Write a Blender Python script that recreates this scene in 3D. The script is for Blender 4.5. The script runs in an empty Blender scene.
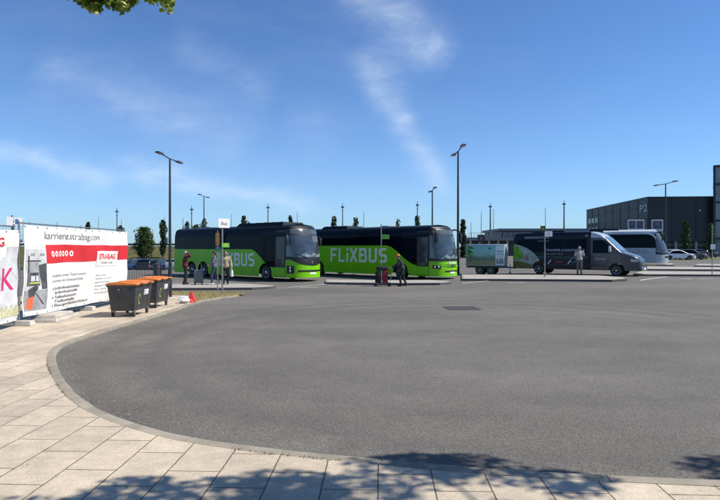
import bpy, bmesh, math, random
import numpy as np
from mathutils import Vector, Matrix

S = bpy.context.scene
COL = S.collection
R = math.radians
rnd = random.Random(7)

# ---------------------------------------------------------------- camera
CAMH, F, CX, HY = 2.05, 540.0, 360.0, 248.0
cam_d = bpy.data.cameras.new('camera')
cam_d.sensor_width = 36.0
cam_d.lens = 36.0 * F / 720.0
cam_d.clip_end = 6000
cam = bpy.data.objects.new('camera', cam_d)
COL.objects.link(cam)
cam.location = (0, 0, CAMH)
cam.rotation_euler = (R(90) + math.atan((HY - 250.0) / F), 0, 0)
S.camera = cam

# ---------------------------------------------------------------- sun, sky, exposure
SUN_AZ, SUN_EL = -2.0, 50.0          # degrees from +X towards +Y, elevation
sdir = Vector((math.cos(R(SUN_AZ)) * math.cos(R(SUN_EL)), math.sin(R(SUN_AZ)) * math.cos(R(SUN_EL)), math.sin(R(SUN_EL))))
sl = bpy.data.lights.new('sun', 'SUN')
sl.energy = 4.6
sl.angle = R(0.53)
sl.color = (1.0, 0.94, 0.83)
so = bpy.data.objects.new('sun', sl)
COL.objects.link(so)
so.rotation_euler = (-sdir).to_track_quat('-Z', 'Y').to_euler()
so.location = sdir * 50

S.view_settings.view_transform = 'Standard'
S.view_settings.look = 'None'
S.view_settings.exposure = 0.5
S.view_settings.gamma = 1.0
S.view_settings.use_curve_mapping = False
S.cycles.use_denoising = True
S.cycles.max_bounces = 6
S.cycles.transparent_max_bounces = 8

W = bpy.data.worlds.new('World')
S.world = W
W.use_nodes = True


def build_world():
    nt = W.node_tree
    N, L = nt.nodes, nt.links
    N.clear()
    out = N.new('ShaderNodeOutputWorld')
    bg = N.new('ShaderNodeBackground')
    bg.inputs['Strength'].default_value = 0.1
    sky = N.new('ShaderNodeTexSky')
    sky.sky_type = 'NISHITA'
    sky.sun_disc = False
    sky.sun_elevation = R(SUN_EL)
    sky.sun_rotation = R(90 - SUN_AZ)
    sky.air_density = 0.7
    sky.dust_density = 0.0
    sky.ozone_density = 6.0
    sky.altitude = 0
    tc = N.new('ShaderNodeTexCoord')
    sep = N.new('ShaderNodeSeparateXYZ')
    L.new(tc.outputs['Generated'], sep.inputs[0])

    def m(op, a, b=None, c=None, clamp=False):
        n = N.new('ShaderNodeMath')
        n.operation = op
        n.use_clamp = clamp
        for i, x in enumerate((a, b, c)):
            if x is None:
                continue
            if isinstance(x, (int, float)):
                n.inputs[i].default_value = x
            else:
                L.new(x, n.inputs[i])
        return n.outputs[0]
    y = m('MAXIMUM', sep.outputs[1], 0.08)
    u = m('DIVIDE', sep.outputs[0], y)
    v = m('DIVIDE', sep.outputs[2], y)
    comb = N.new('ShaderNodeCombineXYZ')
    L.new(u, comb.inputs[0]); L.new(v, comb.inputs[1])

    def noise(scale, detail, rough, rot, stretch, dist=0.0):
        mp = N.new('ShaderNodeMapping')
        mp.inputs['Rotation'].default_value = (0, 0, rot)
        mp.inputs['Scale'].default_value = stretch
        L.new(comb.outputs[0], mp.inputs[0])
        n = N.new('ShaderNodeTexNoise')
        n.inputs['Scale'].default_value = scale
        n.inputs['Detail'].default_value = detail
        n.inputs['Roughness'].default_value = rough
        n.inputs['Distortion'].default_value = dist
        L.new(mp.outputs[0], n.inputs['Vector'])
        return n.outputs[0]
    warp = m('MULTIPLY', m('SUBTRACT', noise(5, 4, .6, 0, (1, 1, 1)), 0.5), 0.10)
    uu = m('ADD', u, warp)
    warp2 = m('MULTIPLY', m('SUBTRACT', noise(7, 4, .6, 1.0, (1, 1.3, 1)), 0.5), 0.08)
    vv = m('ADD', v, warp2)
    strokes = [  # drifting cirrus bands: ends, half width, density
        ((330, -40), (452, 64), .042, .48), ((362, 40), (398, 112), .032, .36), ((385, 96), (450, 200), .024, .50),
        ((-30, 146), (130, 180), .020, .42), ((108, 166), (330, 212), .018, .46), ((30, 62), (262, 150), .055, .17),
        ((160, 36), (276, 96), .030, .16), ((290, 100), (330, 160), .045, .13), ((90, 90), (210, 140), .022, .12)]
    tot = None
    for (ax, ay), (bx, by), w, k in strokes:
        a = ((ax - CX) / F, (HY - ay) / F); b = ((bx - CX) / F, (HY - by) / F)
        dx, dy = b[0] - a[0], b[1] - a[1]
        ln = math.hypot(dx, dy); dx /= ln; dy /= ln
        pu, pv = m('SUBTRACT', uu, a[0]), m('SUBTRACT', vv, a[1])
        al = m('ADD', m('MULTIPLY', pu, dx), m('MULTIPLY', pv, dy))
        ac = m('ADD', m('MULTIPLY', pu, -dy), m('MULTIPLY', pv, dx))
        g = m('EXPONENT', m('MULTIPLY', m('POWER', m('DIVIDE', m('ABSOLUTE', ac), w), 2.0), -1.0))
        e1 = m('DIVIDE', al, 0.06, clamp=True)
        e2 = m('DIVIDE', m('SUBTRACT', ln, al), 0.05, clamp=True)
        q = m('MULTIPLY', m('MULTIPLY', g, m('MULTIPLY', e1, e2)), k)
        tot = q if tot is None else m('ADD', tot, q)
    fine = noise(13, 8, .66, -0.85, (0.7, 1.7, 1), .35)
    fine2 = noise(5, 6, .62, -0.4, (0.6, 2.0, 1), .4)
    tex = m('MULTIPLY', m('MULTIPLY', m('POWER', fine, 1.4), 1.7), m('ADD', m('MULTIPLY', fine2, 1.5), 0.10))
    veil = m('MULTIPLY', m('MULTIPLY', m('SUBTRACT', fine2, 0.45, clamp=True), 0.5), m('SUBTRACT', 0.75, u, clamp=True))
    dens = m('ADD', m('MULTIPLY', tot, tex), m('MULTIPLY', veil, 0.35), clamp=True)
    front = m('GREATER_THAN', sep.outputs[1], 0.09)
    up = m('MULTIPLY', sep.outputs[2], 12.0, clamp=True)
    dens = m('MULTIPLY', m('MULTIPLY', dens, front), up)
    mix = N.new('ShaderNodeMixRGB')
    mix.inputs[2].default_value = (6.4, 7.2, 8.0, 1)
    hs = N.new('ShaderNodeMixRGB')
    hs.blend_type = 'MULTIPLY'; hs.inputs[0].default_value = 1.0
    hs.inputs[2].default_value = (.86, 1.08, 1.25, 1)
    L.new(sky.outputs[0], hs.inputs[1])
    hz = N.new('ShaderNodeMixRGB')                  # pale blue air low over the horizon
    hz.inputs[2].default_value = (2.85, 4.30, 5.15, 1)
    L.new(hs.outputs[0], hz.inputs[1])
    L.new(m('EXPONENT', m('MULTIPLY', m('MAXIMUM', sep.outputs[2], 0.0), -9.0)), hz.inputs[0])
    L.new(hz.outputs[0], mix.inputs[1])
    L.new(dens, mix.inputs[0])
    L.new(mix.outputs[0], bg.inputs['Color'])
    L.new(bg.outputs[0], out.inputs[0])


build_world()


# ---------------------------------------------------------------- ground height, pixel helper
def sst(a, b, x):
    t = max(0.0, min(1.0, (x - a) / (b - a)))
    return t * t * (3 - 2 * t)


def gz(x, y):
    """the yard rises very gently to the right"""
    return min(0.30, 0.022 * max(0.0, x - 2.0)) * sst(14, 32, y)


def at(px, py, dz=0.0):
    """ground point (dz above the yard) seen at a place of the photograph"""
    z = 0.0
    for _ in range(25):
        d = (CAMH - z - dz) * F / (py - HY)
        x = (px - CX) / F * d
        z = 0.6 * z + 0.4 * gz(x, d)
    return Vector((x, d, z))


def atd(px, d):
    return (px - CX) / F * d


# ---------------------------------------------------------------- materials
MATS = {}


def mat(name, col, rough=0.6, metal=0.0, var=0.0, vscale=3.0, bump=0.0, bscale=40.0, coat=0.0, spec=0.5, dirt=0.0):
    if name in MATS:
        return MATS[name]
    M = bpy.data.materials.new(name)
    M.use_nodes = True
    nt = M.node_tree
    N, L = nt.nodes, nt.links
    b = N['Principled BSDF']
    b.inputs['Base Color'].default_value = (*col, 1)
    b.inputs['Roughness'].default_value = rough
    b.inputs['Metallic'].default_value = metal
    b.inputs['Specular IOR Level'].default_value = spec
    if coat:
        b.inputs['Coat Weight'].default_value = coat
        b.inputs['Coat Roughness'].default_value = 0.06
    if var or bump or dirt:
        tc = N.new('ShaderNodeTexCoord')
    if var or dirt:
        n = N.new('ShaderNodeTexNoise')
        n.inputs['Scale'].default_value = vscale
        n.inputs['Detail'].default_value = 6
        n.inputs['Roughness'].default_value = 0.62
        L.new(tc.outputs['Object'], n.inputs['Vector'])
        cr = N.new('ShaderNodeMapRange')
        cr.inputs[1].default_value = 0.3; cr.inputs[2].default_value = 0.7
        cr.inputs[3].default_value = 1 - max(var, dirt); cr.inputs[4].default_value = 1 + var
        L.new(n.outputs[0], cr.inputs[0])
        mx = N.new('ShaderNodeMixRGB'); mx.blend_type = 'MULTIPLY'; mx.inputs[0].default_value = 1
        mx.inputs[1].default_value = (*col, 1)
        L.new(cr.outputs[0], mx.inputs[2])
        L.new(mx.outputs[0], b.inputs['Base Color'])
        rr = N.new('ShaderNodeMapRange')
        rr.inputs[3].default_value = max(0.02, rough - 0.06); rr.inputs[4].default_value = min(1, rough + 0.08)
        L.new(n.outputs[0], rr.inputs[0]); L.new(rr.outputs[0], b.inputs['Roughness'])
    if bump:
        n2 = N.new('ShaderNodeTexNoise')
        n2.inputs['Scale'].default_value = bscale; n2.inputs['Detail'].default_value = 5
        L.new(tc.outputs['Object'], n2.inputs['Vector'])
        bp = N.new('ShaderNodeBump'); bp.inputs['Strength'].default_value = bump; bp.inputs['Distance'].default_value = 0.02
        L.new(n2.outputs[0], bp.inputs['Height']); L.new(bp.outputs[0], b.inputs['Normal'])
    MATS[name] = M
    return M


def mat_leaf(name, c1, c2, transl=0.35, scale=1.2, hi=None):
    if name in MATS:
        return MATS[name]
    M = bpy.data.materials.new(name); M.use_nodes = True
    nt = M.node_tree; N, L = nt.nodes, nt.links
    N.clear()
    out = N.new('ShaderNodeOutputMaterial')
    g = N.new('ShaderNodeNewGeometry')
    tc = N.new('ShaderNodeTexCoord')
    n = N.new('ShaderNodeTexNoise'); n.inputs['Scale'].default_value = scale; n.inputs['Detail'].default_value = 5
    L.new(tc.outputs['Object'], n.inputs['Vector'])
    add = N.new('ShaderNodeMath'); add.operation = 'MULTIPLY_ADD'
    L.new(g.outputs['Random Per Island'], add.inputs[0]); add.inputs[1].default_value = 0.55
    L.new(n.outputs[0], add.inputs[2])
    mr = N.new('ShaderNodeMapRange'); mr.inputs[1].default_value = 0.4; mr.inputs[2].default_value = 1.1
    L.new(add.outputs[0], mr.inputs[0])
    cr = N.new('ShaderNodeValToRGB')
    cr.color_ramp.elements[0].color = (*c1, 1); cr.color_ramp.elements[1].color = (*c2, 1)
    if hi:
        e = cr.color_ramp.elements.new(0.78); e.color = (*c2, 1)
        cr.color_ramp.elements[-1].color = (*hi, 1)
    L.new(mr.outputs[0], cr.inputs[0])
    p = N.new('ShaderNodeBsdfPrincipled'); p.inputs['Roughness'].default_value = 0.5
    p.inputs['Specular IOR Level'].default_value = 0.3
    t = N.new('ShaderNodeBsdfTranslucent')
    L.new(cr.outputs[0], p.inputs['Base Color']); L.new(cr.outputs[0], t.inputs['Color'])
    mx = N.new('ShaderNodeMixShader'); mx.inputs[0].default_value = transl
    L.new(p.outputs[0], mx.inputs[1]); L.new(t.outputs[0], mx.inputs[2])
    L.new(mx.outputs[0], out.inputs[0])
    MATS[name] = M
    return M


def mat_asphalt():
    M = bpy.data.materials.new('asphalt'); M.use_nodes = True
    nt = M.node_tree; N, L = nt.nodes, nt.links
    b = N['Principled BSDF']; b.inputs['Roughness'].default_value = 0.85
    b.inputs['Specular IOR Level'].default_value = 0.25
    tc = N.new('ShaderNodeTexCoord')

    def noise(s, d, r, st=(1, 1, 1)):
        mp = N.new('ShaderNodeMapping'); mp.inputs['Scale'].default_value = st
        L.new(tc.outputs['Object'], mp.inputs[0])
        n = N.new('ShaderNodeTexNoise'); n.inputs['Scale'].default_value = s; n.inputs['Detail'].default_value = d
        n.inputs['Roughness'].default_value = r
        L.new(mp.outputs[0], n.inputs['Vector'])
        return n.outputs[0]
    big = noise(.22, 4, .55, (.6, 1.5, 1))
    med = noise(1.6, 5, .6)
    vor = N.new('ShaderNodeTexVoronoi'); vor.inputs['Scale'].default_value = 95
    L.new(tc.outputs['Object'], vor.inputs['Vector'])
    grain = noise(150, 2, .7)

    def mix(a, bcol, fac, mode='MIX'):
        x = N.new('ShaderNodeMixRGB'); x.blend_type = mode
        for i, s in ((0, fac), (1, a), (2, bcol)):
            if isinstance(s, float):
                x.inputs[i].default_value = s
            elif isinstance(s, tuple):
                x.inputs[i].default_value = (*s, 1)
            else:
                L.new(s, x.inputs[i])
        return x.outputs[0]

    def rng(src, a, bb, c, d):
        x = N.new('ShaderNodeMapRange'); x.inputs[1].default_value = a; x.inputs[2].default_value = bb
        x.inputs[3].default_value = c; x.inputs[4].default_value = d
        L.new(src, x.inputs[0]); return x.outputs[0]
    c = mix((.108, .101, .090), (.148, .139, .124), rng(big, .35, .65, 0, 1))
    c = mix(c, rng(med, .3, .7, .92, 1.08), 1.0, 'MULTIPLY')
    # pale and dark stones in the binder
    c = mix(c, rng(vor.outputs['Color'], 0.0, 1.0, .45, 1.6), 1.0, 'MULTIPLY')
    c = mix(c, rng(grain, .3, .7, .72, 1.28), 1.0, 'MULTIPLY')
    # dark scuffs left by turning tyres: rings round the mouth of the yard
    wv = N.new('ShaderNodeVectorMath'); wv.operation = 'DISTANCE'
    wv.inputs[1].default_value = (3.0, 12.5, 0)
    L.new(tc.outputs['Object'], wv.inputs[0])
    rr = N.new('ShaderNodeMath'); rr.operation = 'MULTIPLY_ADD'
    L.new(med, rr.inputs[0]); rr.inputs[1].default_value = 0.9
    L.new(wv.outputs['Value'], rr.inputs[2])
    for r0, w, k in ((7.3, .30, .34), (5.1, .4, .14), (6.1, .3, .15), (8.35, .22, .30), (3.4, .4, .10)):
        d = N.new('ShaderNodeMath'); d.operation = 'SUBTRACT'; L.new(rr.outputs[0], d.inputs[0]); d.inputs[1].default_value = r0 + .45
        a = N.new('ShaderNodeMath'); a.operation = 'ABSOLUTE'; L.new(d.outputs[0], a.inputs[0])
        g = rng(a.outputs[0], 0.0, w * 1.6, k, 0.0)
        gm = N.new('ShaderNodeMath'); gm.operation = 'MULTIPLY'
        L.new(g, gm.inputs[0]); L.new(rng(big, .30, .62, .25, 1.1), gm.inputs[1])
        c = mix(c, (.045, .043, .042), gm.outputs[0])
    # oil drips
    sp = N.new('ShaderNodeTexVoronoi'); sp.inputs['Scale'].default_value = .55
    L.new(tc.outputs['Object'], sp.inputs['Vector'])
    c = mix(c, (.05, .048, .046), rng(sp.outputs['Distance'], .03, .1, .35, 0))
    L.new(c, b.inputs['Base Color'])
    bp = N.new('ShaderNodeBump'); bp.inputs['Strength'].default_value = .5; bp.inputs['Distance'].default_value = .006
    L.new(vor.outputs['Distance'], bp.inputs['Height']); L.new(bp.outputs[0], b.inputs['Normal'])
    return M


def mat_paving():
    M = bpy.data.materials.new('paving_slabs'); M.use_nodes = True
    nt = M.node_tree; N, L = nt.nodes, nt.links
    b = N['Principled BSDF']; b.inputs['Roughness'].default_value = 0.8
    b.inputs['Specular IOR Level'].default_value = 0.3
    tc = N.new('ShaderNodeTexCoord')
    mp = N.new('ShaderNodeMapping'); mp.inputs['Rotation'].default_value = (0, 0, R(90 + 2.0))
    L.new(tc.outputs['Object'], mp.inputs[0])
    wn = N.new('ShaderNodeTexNoise'); wn.inputs['Scale'].default_value = 9
    L.new(tc.outputs['Object'], wn.inputs['Vector'])
    wa = N.new('ShaderNodeVectorMath'); wa.operation = 'MULTIPLY_ADD'
    L.new(wn.outputs['Color'], wa.inputs[0]); wa.inputs[1].default_value = (.014, .014, 0); L.new(mp.outputs[0], wa.inputs[2])
    br = N.new('ShaderNodeTexBrick')
    br.offset = 0.43; br.offset_frequency = 2; br.squash = 1.0
    br.inputs['Scale'].default_value = 1.0
    br.inputs['Brick Width'].default_value = 0.74
    br.inputs['Row Height'].default_value = 0.47
    br.inputs['Mortar Size'].default_value = 0.0068
    br.inputs['Mortar Smooth'].default_value = 0.25
    br.inputs['Color1'].default_value = (.49, .416, .322, 1)
    br.inputs['Color2'].default_value = (.415, .350, .270, 1)
    br.inputs['Mortar'].default_value = (.11, .09, .055, 1)
    L.new(wa.outputs[0], br.inputs['Vector'])

    def noise(s, d, r):
        n = N.new('ShaderNodeTexNoise'); n.inputs['Scale'].default_value = s; n.inputs['Detail'].default_value = d
        n.inputs['Roughness'].default_value = r
        L.new(tc.outputs['Object'], n.inputs['Vector']); return n.outputs[0]

    def rng(src, a, bb, c, d):
        x = N.new('ShaderNodeMapRange'); x.inputs[1].default_value = a; x.inputs[2].default_value = bb
        x.inputs[3].default_value = c; x.inputs[4].default_value = d
        L.new(src, x.inputs[0]); return x.outputs[0]

    def mul(a, f):
        x = N.new('ShaderNodeMixRGB'); x.blend_type = 'MULTIPLY'; x.inputs[0].default_value = 1
        L.new(a, x.inputs[1]); L.new(f, x.inputs[2]); return x.outputs[0]
    c = mul(br.outputs['Color'], rng(noise(.7, 6, .65), .3, .7, .80, 1.16))
    c = mul(c, rng(noise(120, 3, .85), .3, .7, .60, 1.42))
    c = mul(c, rng(noise(6, 7, .75), .3, .7, .84, 1.16))
    # small dark spots of chewing gum and dirt
    vo = N.new('ShaderNodeTexVoronoi'); vo.inputs['Scale'].default_value = 2.3
    L.new(tc.outputs['Object'], vo.inputs['Vector'])
    c = mul(c, rng(vo.outputs['Distance'], .02, .045, .5, 1))
    L.new(c, b.inputs['Base Color'])
    hm = N.new('ShaderNodeMath'); hm.operation = 'MULTIPLY_ADD'
    L.new(br.outputs['Fac'], hm.inputs[0]); hm.inputs[1].default_value = -1.0
    L.new(rng(noise(170, 3, .7), 0, 1, 0, .25), hm.inputs[2])
    bp = N.new('ShaderNodeBump'); bp.inputs['Strength'].default_value = .7; bp.inputs['Distance'].default_value = .008
    L.new(hm.outputs[0], bp.inputs['Height']); L.new(bp.outputs[0], b.inputs['Normal'])
    return M


def mat_noise2(name, c1, c2, scale=1.0, rough=.9, bump=.3, detail=8, st=(1, 1, 1)):
    M = bpy.data.materials.new(name); M.use_nodes = True
    nt = M.node_tree; N, L = nt.nodes, nt.links
    b = N['Principled BSDF']; b.inputs['Roughness'].default_value = rough
    b.inputs['Specular IOR Level'].default_value = 0.2
    tc = N.new('ShaderNodeTexCoord')
    mp = N.new('ShaderNodeMapping'); mp.inputs['Scale'].default_value = st
    L.new(tc.outputs['Object'], mp.inputs[0])
    n = N.new('ShaderNodeTexNoise'); n.inputs['Scale'].default_value = scale; n.inputs['Detail'].default_value = detail
    n.inputs['Roughness'].default_value = .68
    L.new(mp.outputs[0], n.inputs['Vector'])
    cr = N.new('ShaderNodeValToRGB')
    cr.color_ramp.elements[0].position = .33; cr.color_ramp.elements[1].position = .67
    cr.color_ramp.elements[0].color = (*c1, 1); cr.color_ramp.elements[1].color = (*c2, 1)
    L.new(n.outputs[0], cr.inputs[0]); L.new(cr.outputs[0], b.inputs['Base Color'])
    if bump:
        bp = N.new('ShaderNodeBump'); bp.inputs['Strength'].default_value = bump; bp.inputs['Distance'].default_value = .05
        L.new(n.outputs[0], bp.inputs['Height']); L.new(bp.outputs[0], b.inputs['Normal'])
    MATS[name] = M
    return M


m_green = mat('lime_green_coach_paint', (.185, .55, .004), .32, coat=.06, spec=.3, var=.05, vscale=1.4, dirt=.10)
m_black = mat('black_trim', (.012, .013, .015), .45, var=.2)
m_navy = mat('dark_coach_paint', (.006, .009, .016), .3, spec=.25)
m_glass = mat('dark_tinted_glass', (.002, .005, .010), .06, spec=.08)
m_wind = mat('windscreen_glass', (.040, .055, .066), .05, spec=1.0, var=.5, vscale=1.6)
m_pane = mat('door_glass', (.035, .042, .046), .08, spec=.4, var=.6, vscale=2.5)
m_rub = mat('tyre_rubber', (.016, .016, .016), .85, var=.2, vscale=8)
m_rim = mat('wheel_rim', (.34, .35, .36), .38, .75, var=.2, vscale=9)
m_chrome = mat('bright_metal', (.62, .63, .64), .22, 1.0)
m_lamp = mat('headlamp_glass', (.42, .44, .46), .12, .25, var=.4, vscale=18)
m_white = mat('white_lettering', (.80, .82, .78), .5)
m_plate = mat('white_plate', (.78, .78, .76), .45)
m_red = mat('red_print', (.56, .022, .030), .55)
m_steel = mat('galvanised_steel', (.30, .31, .32), .42, .75, var=.25, vscale=12)
m_dpole = mat('dark_grey_pole_paint', (.030, .031, .034), .5, var=.2)
m_conc = mat('concrete', (.40, .375, .33), .85, var=.2, vscale=4, bump=.3)
m_kerb = mat('kerb_stone', (.27, .24, .19), .85, var=.22, vscale=3, bump=.35, bscale=120)


def island_tint(M, lo, hi):
    """each separate stone of a mesh gets a shade of its own"""
    N, L = M.node_tree.nodes, M.node_tree.links
    b = N['Principled BSDF']; src = b.inputs['Base Color'].links[0].from_socket
    g = N.new('ShaderNodeNewGeometry'); mr = N.new('ShaderNodeMapRange')
    mr.inputs[3].default_value = lo; mr.inputs[4].default_value = hi
    L.new(g.outputs['Random Per Island'], mr.inputs[0])
    mx = N.new('ShaderNodeMixRGB'); mx.blend_type = 'MULTIPLY'; mx.inputs[0].default_value = 1
    L.new(src, mx.inputs[1]); L.new(mr.outputs[0], mx.inputs[2]); L.new(mx.outputs[0], b.inputs['Base Color'])


island_tint(m_kerb, .82, 1.14)
m_ikerb = mat('island_kerb_face', (.085, .082, .078), .8, var=.2)  # upright kerb faces, darker than the kerb tops
m_island = mat('island_paving', (.32, .30, .27), .85, var=.14, vscale=2.5, bump=.2)
m_line = mat('worn_white_paint', (.52, .52, .50), .7, var=.35, vscale=5)
m_banner = mat('white_banner_cloth', (.71, .69, .67), .6, var=.03, vscale=2)
m_gtext = mat('grey_print', (.20, .20, .21), .6)
m_dtext = mat('dark_print', (.12, .12, .125), .6)
m_yell = mat('yellow_plate', (.80, .50, .03), .5)
m_gplate = mat('light_green_plate', (.12, .42, .06), .5)
m_asph = mat_asphalt()
m_pave = mat_paving()
m_dry = mat_noise2('dry_grass_ground', (.20, .16, .075), (.40, .33, .17), 2.2)
m_bank = mat_noise2('dry_bank_grass', (.040, .050, .014), (.135, .120, .042), .5, st=(1, 2, 1))
m_lawn = mat_noise2('lawn', (.05, .085, .018), (.16, .17, .05), .8)
m_ground = mat_noise2('far_ground', (.05, .06, .02), (.11, .10, .045), .05)
m_skin = mat('skin', (.42, .24, .165), .55)
m_bark = mat('bark', (.075, .055, .038), .9, var=.3, vscale=6, bump=.6, bscale=18)


# ---------------------------------------------------------------- mesh helpers
class MB:
    def __init__(self):
        self.v, self.f, self.m = [], [], []

    def add(self, vs, fs, mi=0):
        o = len(self.v)
        self.v += [tuple(p) for p in vs]
        self.f += [tuple(i + o for i in f) for f in fs]
        self.m += [mi] * len(fs)
        return self

    def box(self, x0, x1, y0, y1, z0, z1, mi=0, M=None):
        vs = [Vector(p) for p in ((x0, y0, z0), (x1, y0, z0), (x1, y1, z0), (x0, y1, z0), (x0, y0, z1), (x1, y0, z1), (x1, y1, z1), (x0, y1, z1))]
        if M:
            vs = [M @ p for p in vs]
        return self.add(vs, [(0, 3, 2, 1), (4, 5, 6, 7), (0, 1, 5, 4), (1, 2, 6, 5), (2, 3, 7, 6), (3, 0, 4, 7)], mi)

    def taper(self, x0, x1, y0, y1, z0, X0, X1, Y0, Y1, z1, mi=0):
        vs = [(x0, y0, z0), (x1, y0, z0), (x1, y1, z0), (x0, y1, z0), (X0, Y0, z1), (X1, Y0, z1), (X1, Y1, z1), (X0, Y1, z1)]
        return self.add(vs, [(0, 3, 2, 1), (4, 5, 6, 7), (0, 1, 5, 4), (1, 2, 6, 5), (2, 3, 7, 6), (3, 0, 4, 7)], mi)

    def cyl(self, p0, p1, r0, r1=None, n=12, mi=0, caps=True):
        r1 = r0 if r1 is None else r1
        p0, p1 = Vector(p0), Vector(p1)
        d = (p1 - p0).normalized()
        a = d.orthogonal().normalized(); b = d.cross(a)
        vs = []
        for p, r in ((p0, r0), (p1, r1)):
            for i in range(n):
                t = 2 * math.pi * i / n
                vs.append(p + a * math.cos(t) * r + b * math.sin(t) * r)
        fs = [(i, (i + 1) % n, n + (i + 1) % n, n + i) for i in range(n)]
        if caps:
            fs += [tuple(range(n - 1, -1, -1)), tuple(range(n, 2 * n))]
        return self.add(vs, fs, mi)

    def tube(self, pts, r, n=8, mi=0):
        pts = [Vector(p) for p in pts]
        rs = r if isinstance(r, (list, tuple)) else [r] * len(pts)
        ref = None; vs = []
        for i, p in enumerate(pts):
            d = (pts[min(i + 1, len(pts) - 1)] - pts[max(i - 1, 0)]).normalized()
            a = d.orthogonal().normalized() if ref is None else (ref - d * ref.dot(d)).normalized()
            ref = a; b = d.cross(a)
            for k in range(n):
                t = 2 * math.pi * k / n
                vs.append(p + (a * math.cos(t) + b * math.sin(t)) * rs[i])
        fs = []
        for i in range(len(pts) - 1):
            for k in range(n):
                fs.append((i * n + k, i * n + (k + 1) % n, (i + 1) * n + (k + 1) % n, (i + 1) * n + k))
        fs += [tuple(range(n - 1, -1, -1)), tuple(range((len(pts) - 1) * n, len(pts) * n))]
        return self.add(vs, fs, mi)

    def lathe(self, prof, n=24, mi=0, M=None):
        """prof: (r, h) pairs about the local Z axis"""
        vs, fs = [], []
        for r, h in prof:
            for k in range(n):
                t = 2 * math.pi * k / n
                vs.append(Vector((r * math.cos(t), r * math.sin(t), h)))
        for i in range(len(prof) - 1):
            for k in range(n):
                fs.append((i * n + k, i * n + (k + 1) % n, (i + 1) * n + (k + 1) % n, (i + 1) * n + k))
        fs += [tuple(range(n - 1, -1, -1)), tuple(range((len(prof) - 1) * n, len(prof) * n))]
        if M:
            vs = [M @ p for p in vs]
        return self.add(vs, fs, mi)

    def prism(self, poly, fn0, fn1, mi=0):
        """poly of 2D points; fn0/fn1 map a 2D point to the two 3D faces"""
        n = len(poly)
        vs = [fn0(*p) for p in poly] + [fn1(*p) for p in poly]
        fs = [tuple(range(n - 1, -1, -1)), tuple(range(n, 2 * n))]
        fs += [(i, (i + 1) % n, n + (i + 1) % n, n + i) for i in range(n)]
        return self.add(vs, fs, mi)

    def ball(self, c, r, sc=(1, 1, 1), n=10, mi=0):
        c = Vector(c); vs, fs = [], []
        for i in range(n + 1):
            th = math.pi * i / n
            for k in range(2 * n):
                ph = math.pi * k / n
                vs.append(c + Vector((r * sc[0] * math.sin(th) * math.cos(ph), r * sc[1] * math.sin(th) * math.sin(ph), r * sc[2] * math.cos(th))))
        m = 2 * n
        for i in range(n):
            for k in range(m):
                fs.append((i * m + k, i * m + (k + 1) % m, (i + 1) * m + (k + 1) % m, (i + 1) * m + k))
        return self.add(vs, fs, mi)

    def build(self, name, mats, parent=None, smooth=False, bevel=0.0, clean=False, loc=None, rotz=0.0):
        me = bpy.data.meshes.new(name)
        me.from_pydata(self.v, [], self.f)
        mats = mats if isinstance(mats, (list, tuple)) else [mats]
        for m_ in mats:
            me.materials.append(m_)
        me.polygons.foreach_set('material_index', self.m)
        bm = bmesh.new(); bm.from_mesh(me)
        if clean:
            bmesh.ops.remove_doubles(bm, verts=bm.verts, dist=1e-4)
            bmesh.ops.dissolve_degenerate(bm, edges=bm.edges, dist=1e-5)
        bmesh.ops.recalc_face_normals(bm, faces=bm.faces)
        if bevel:
            es = [e for e in bm.edges if len(e.link_faces) == 2 and e.calc_face_angle(0) > R(35)]
            bmesh.ops.bevel(bm, geom=es, offset=bevel, segments=2, profile=.5, affect='EDGES', clamp_overlap=True)
        bm.to_mesh(me); bm.free()
        if smooth:
            me.shade_smooth()
            me.set_sharp_from_angle(angle=R(38))
        o = bpy.data.objects.new(name, me)
        COL.objects.link(o)
        if parent:
            o.parent = parent
        if loc is not None:
            o.location = loc
        o.rotation_euler = (0, 0, rotz)
        return o


def tag(o, label=None, cat=None, group=None, kind=None):
    if label: o['label'] = label
    if cat: o['category'] = cat
    if group: o['group'] = group
    if kind: o['kind'] = kind
    return o


def thing(name, label, cat, loc=(0, 0, 0), rotz=0.0, group=None):
    o = bpy.data.objects.new(name, None)
    o.empty_display_size = .3
    COL.objects.link(o)
    o.location = loc; o.rotation_euler = (0, 0, rotz)
    return tag(o, label, cat, group)


def copy_tree(o, parent=None):
    c = o.copy(); COL.objects.link(c)
    if parent:
        c.parent = parent
    for ch in list(o.children):
        copy_tree(ch, c)
    return c


def again(o, loc, rotz, label, group=None, scale=None):
    c = copy_tree(o)
    c.location = loc; c.rotation_euler = (0, 0, rotz)
    if scale: c.scale = scale
    c['label'] = label
    if group: c['group'] = group
    return c


_tc = {}


def text_geo(s, size, bold=0.0, align='LEFT', space=1.0):
    """vertices and faces of a line of text, flat in XY"""
    key = (s, size, bold, align, space)
    if key in _tc:
        return _tc[key]
    cu = bpy.data.curves.new('lettering', 'FONT')
    cu.body = s; cu.size = size; cu.align_x = align; cu.offset = bold; cu.resolution_u = 3; cu.space_character = space
    ob = bpy.data.objects.new('lettering', cu)
    COL.objects.link(ob)
    dg = bpy.context.evaluated_depsgraph_get(); dg.update()
    me = bpy.data.meshes.new_from_object(ob.evaluated_get(dg))
    vs = [v.co.copy() for v in me.vertices]; fs = [tuple(p.vertices) for p in me.polygons]
    bpy.data.objects.remove(ob); bpy.data.curves.remove(cu); bpy.data.meshes.remove(me)
    _tc[key] = (vs, fs)
    return vs, fs


def put_text(mb, s, size, fn, mi=0, bold=0.0, align='LEFT', sx=1.0, space=1.0):
    vs, fs = text_geo(s, size, bold, align, space)
    mb.add([fn(v.x * sx, v.y) for v in vs], fs, mi)
    return max((v.x * sx for v in vs), default=0)


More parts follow.
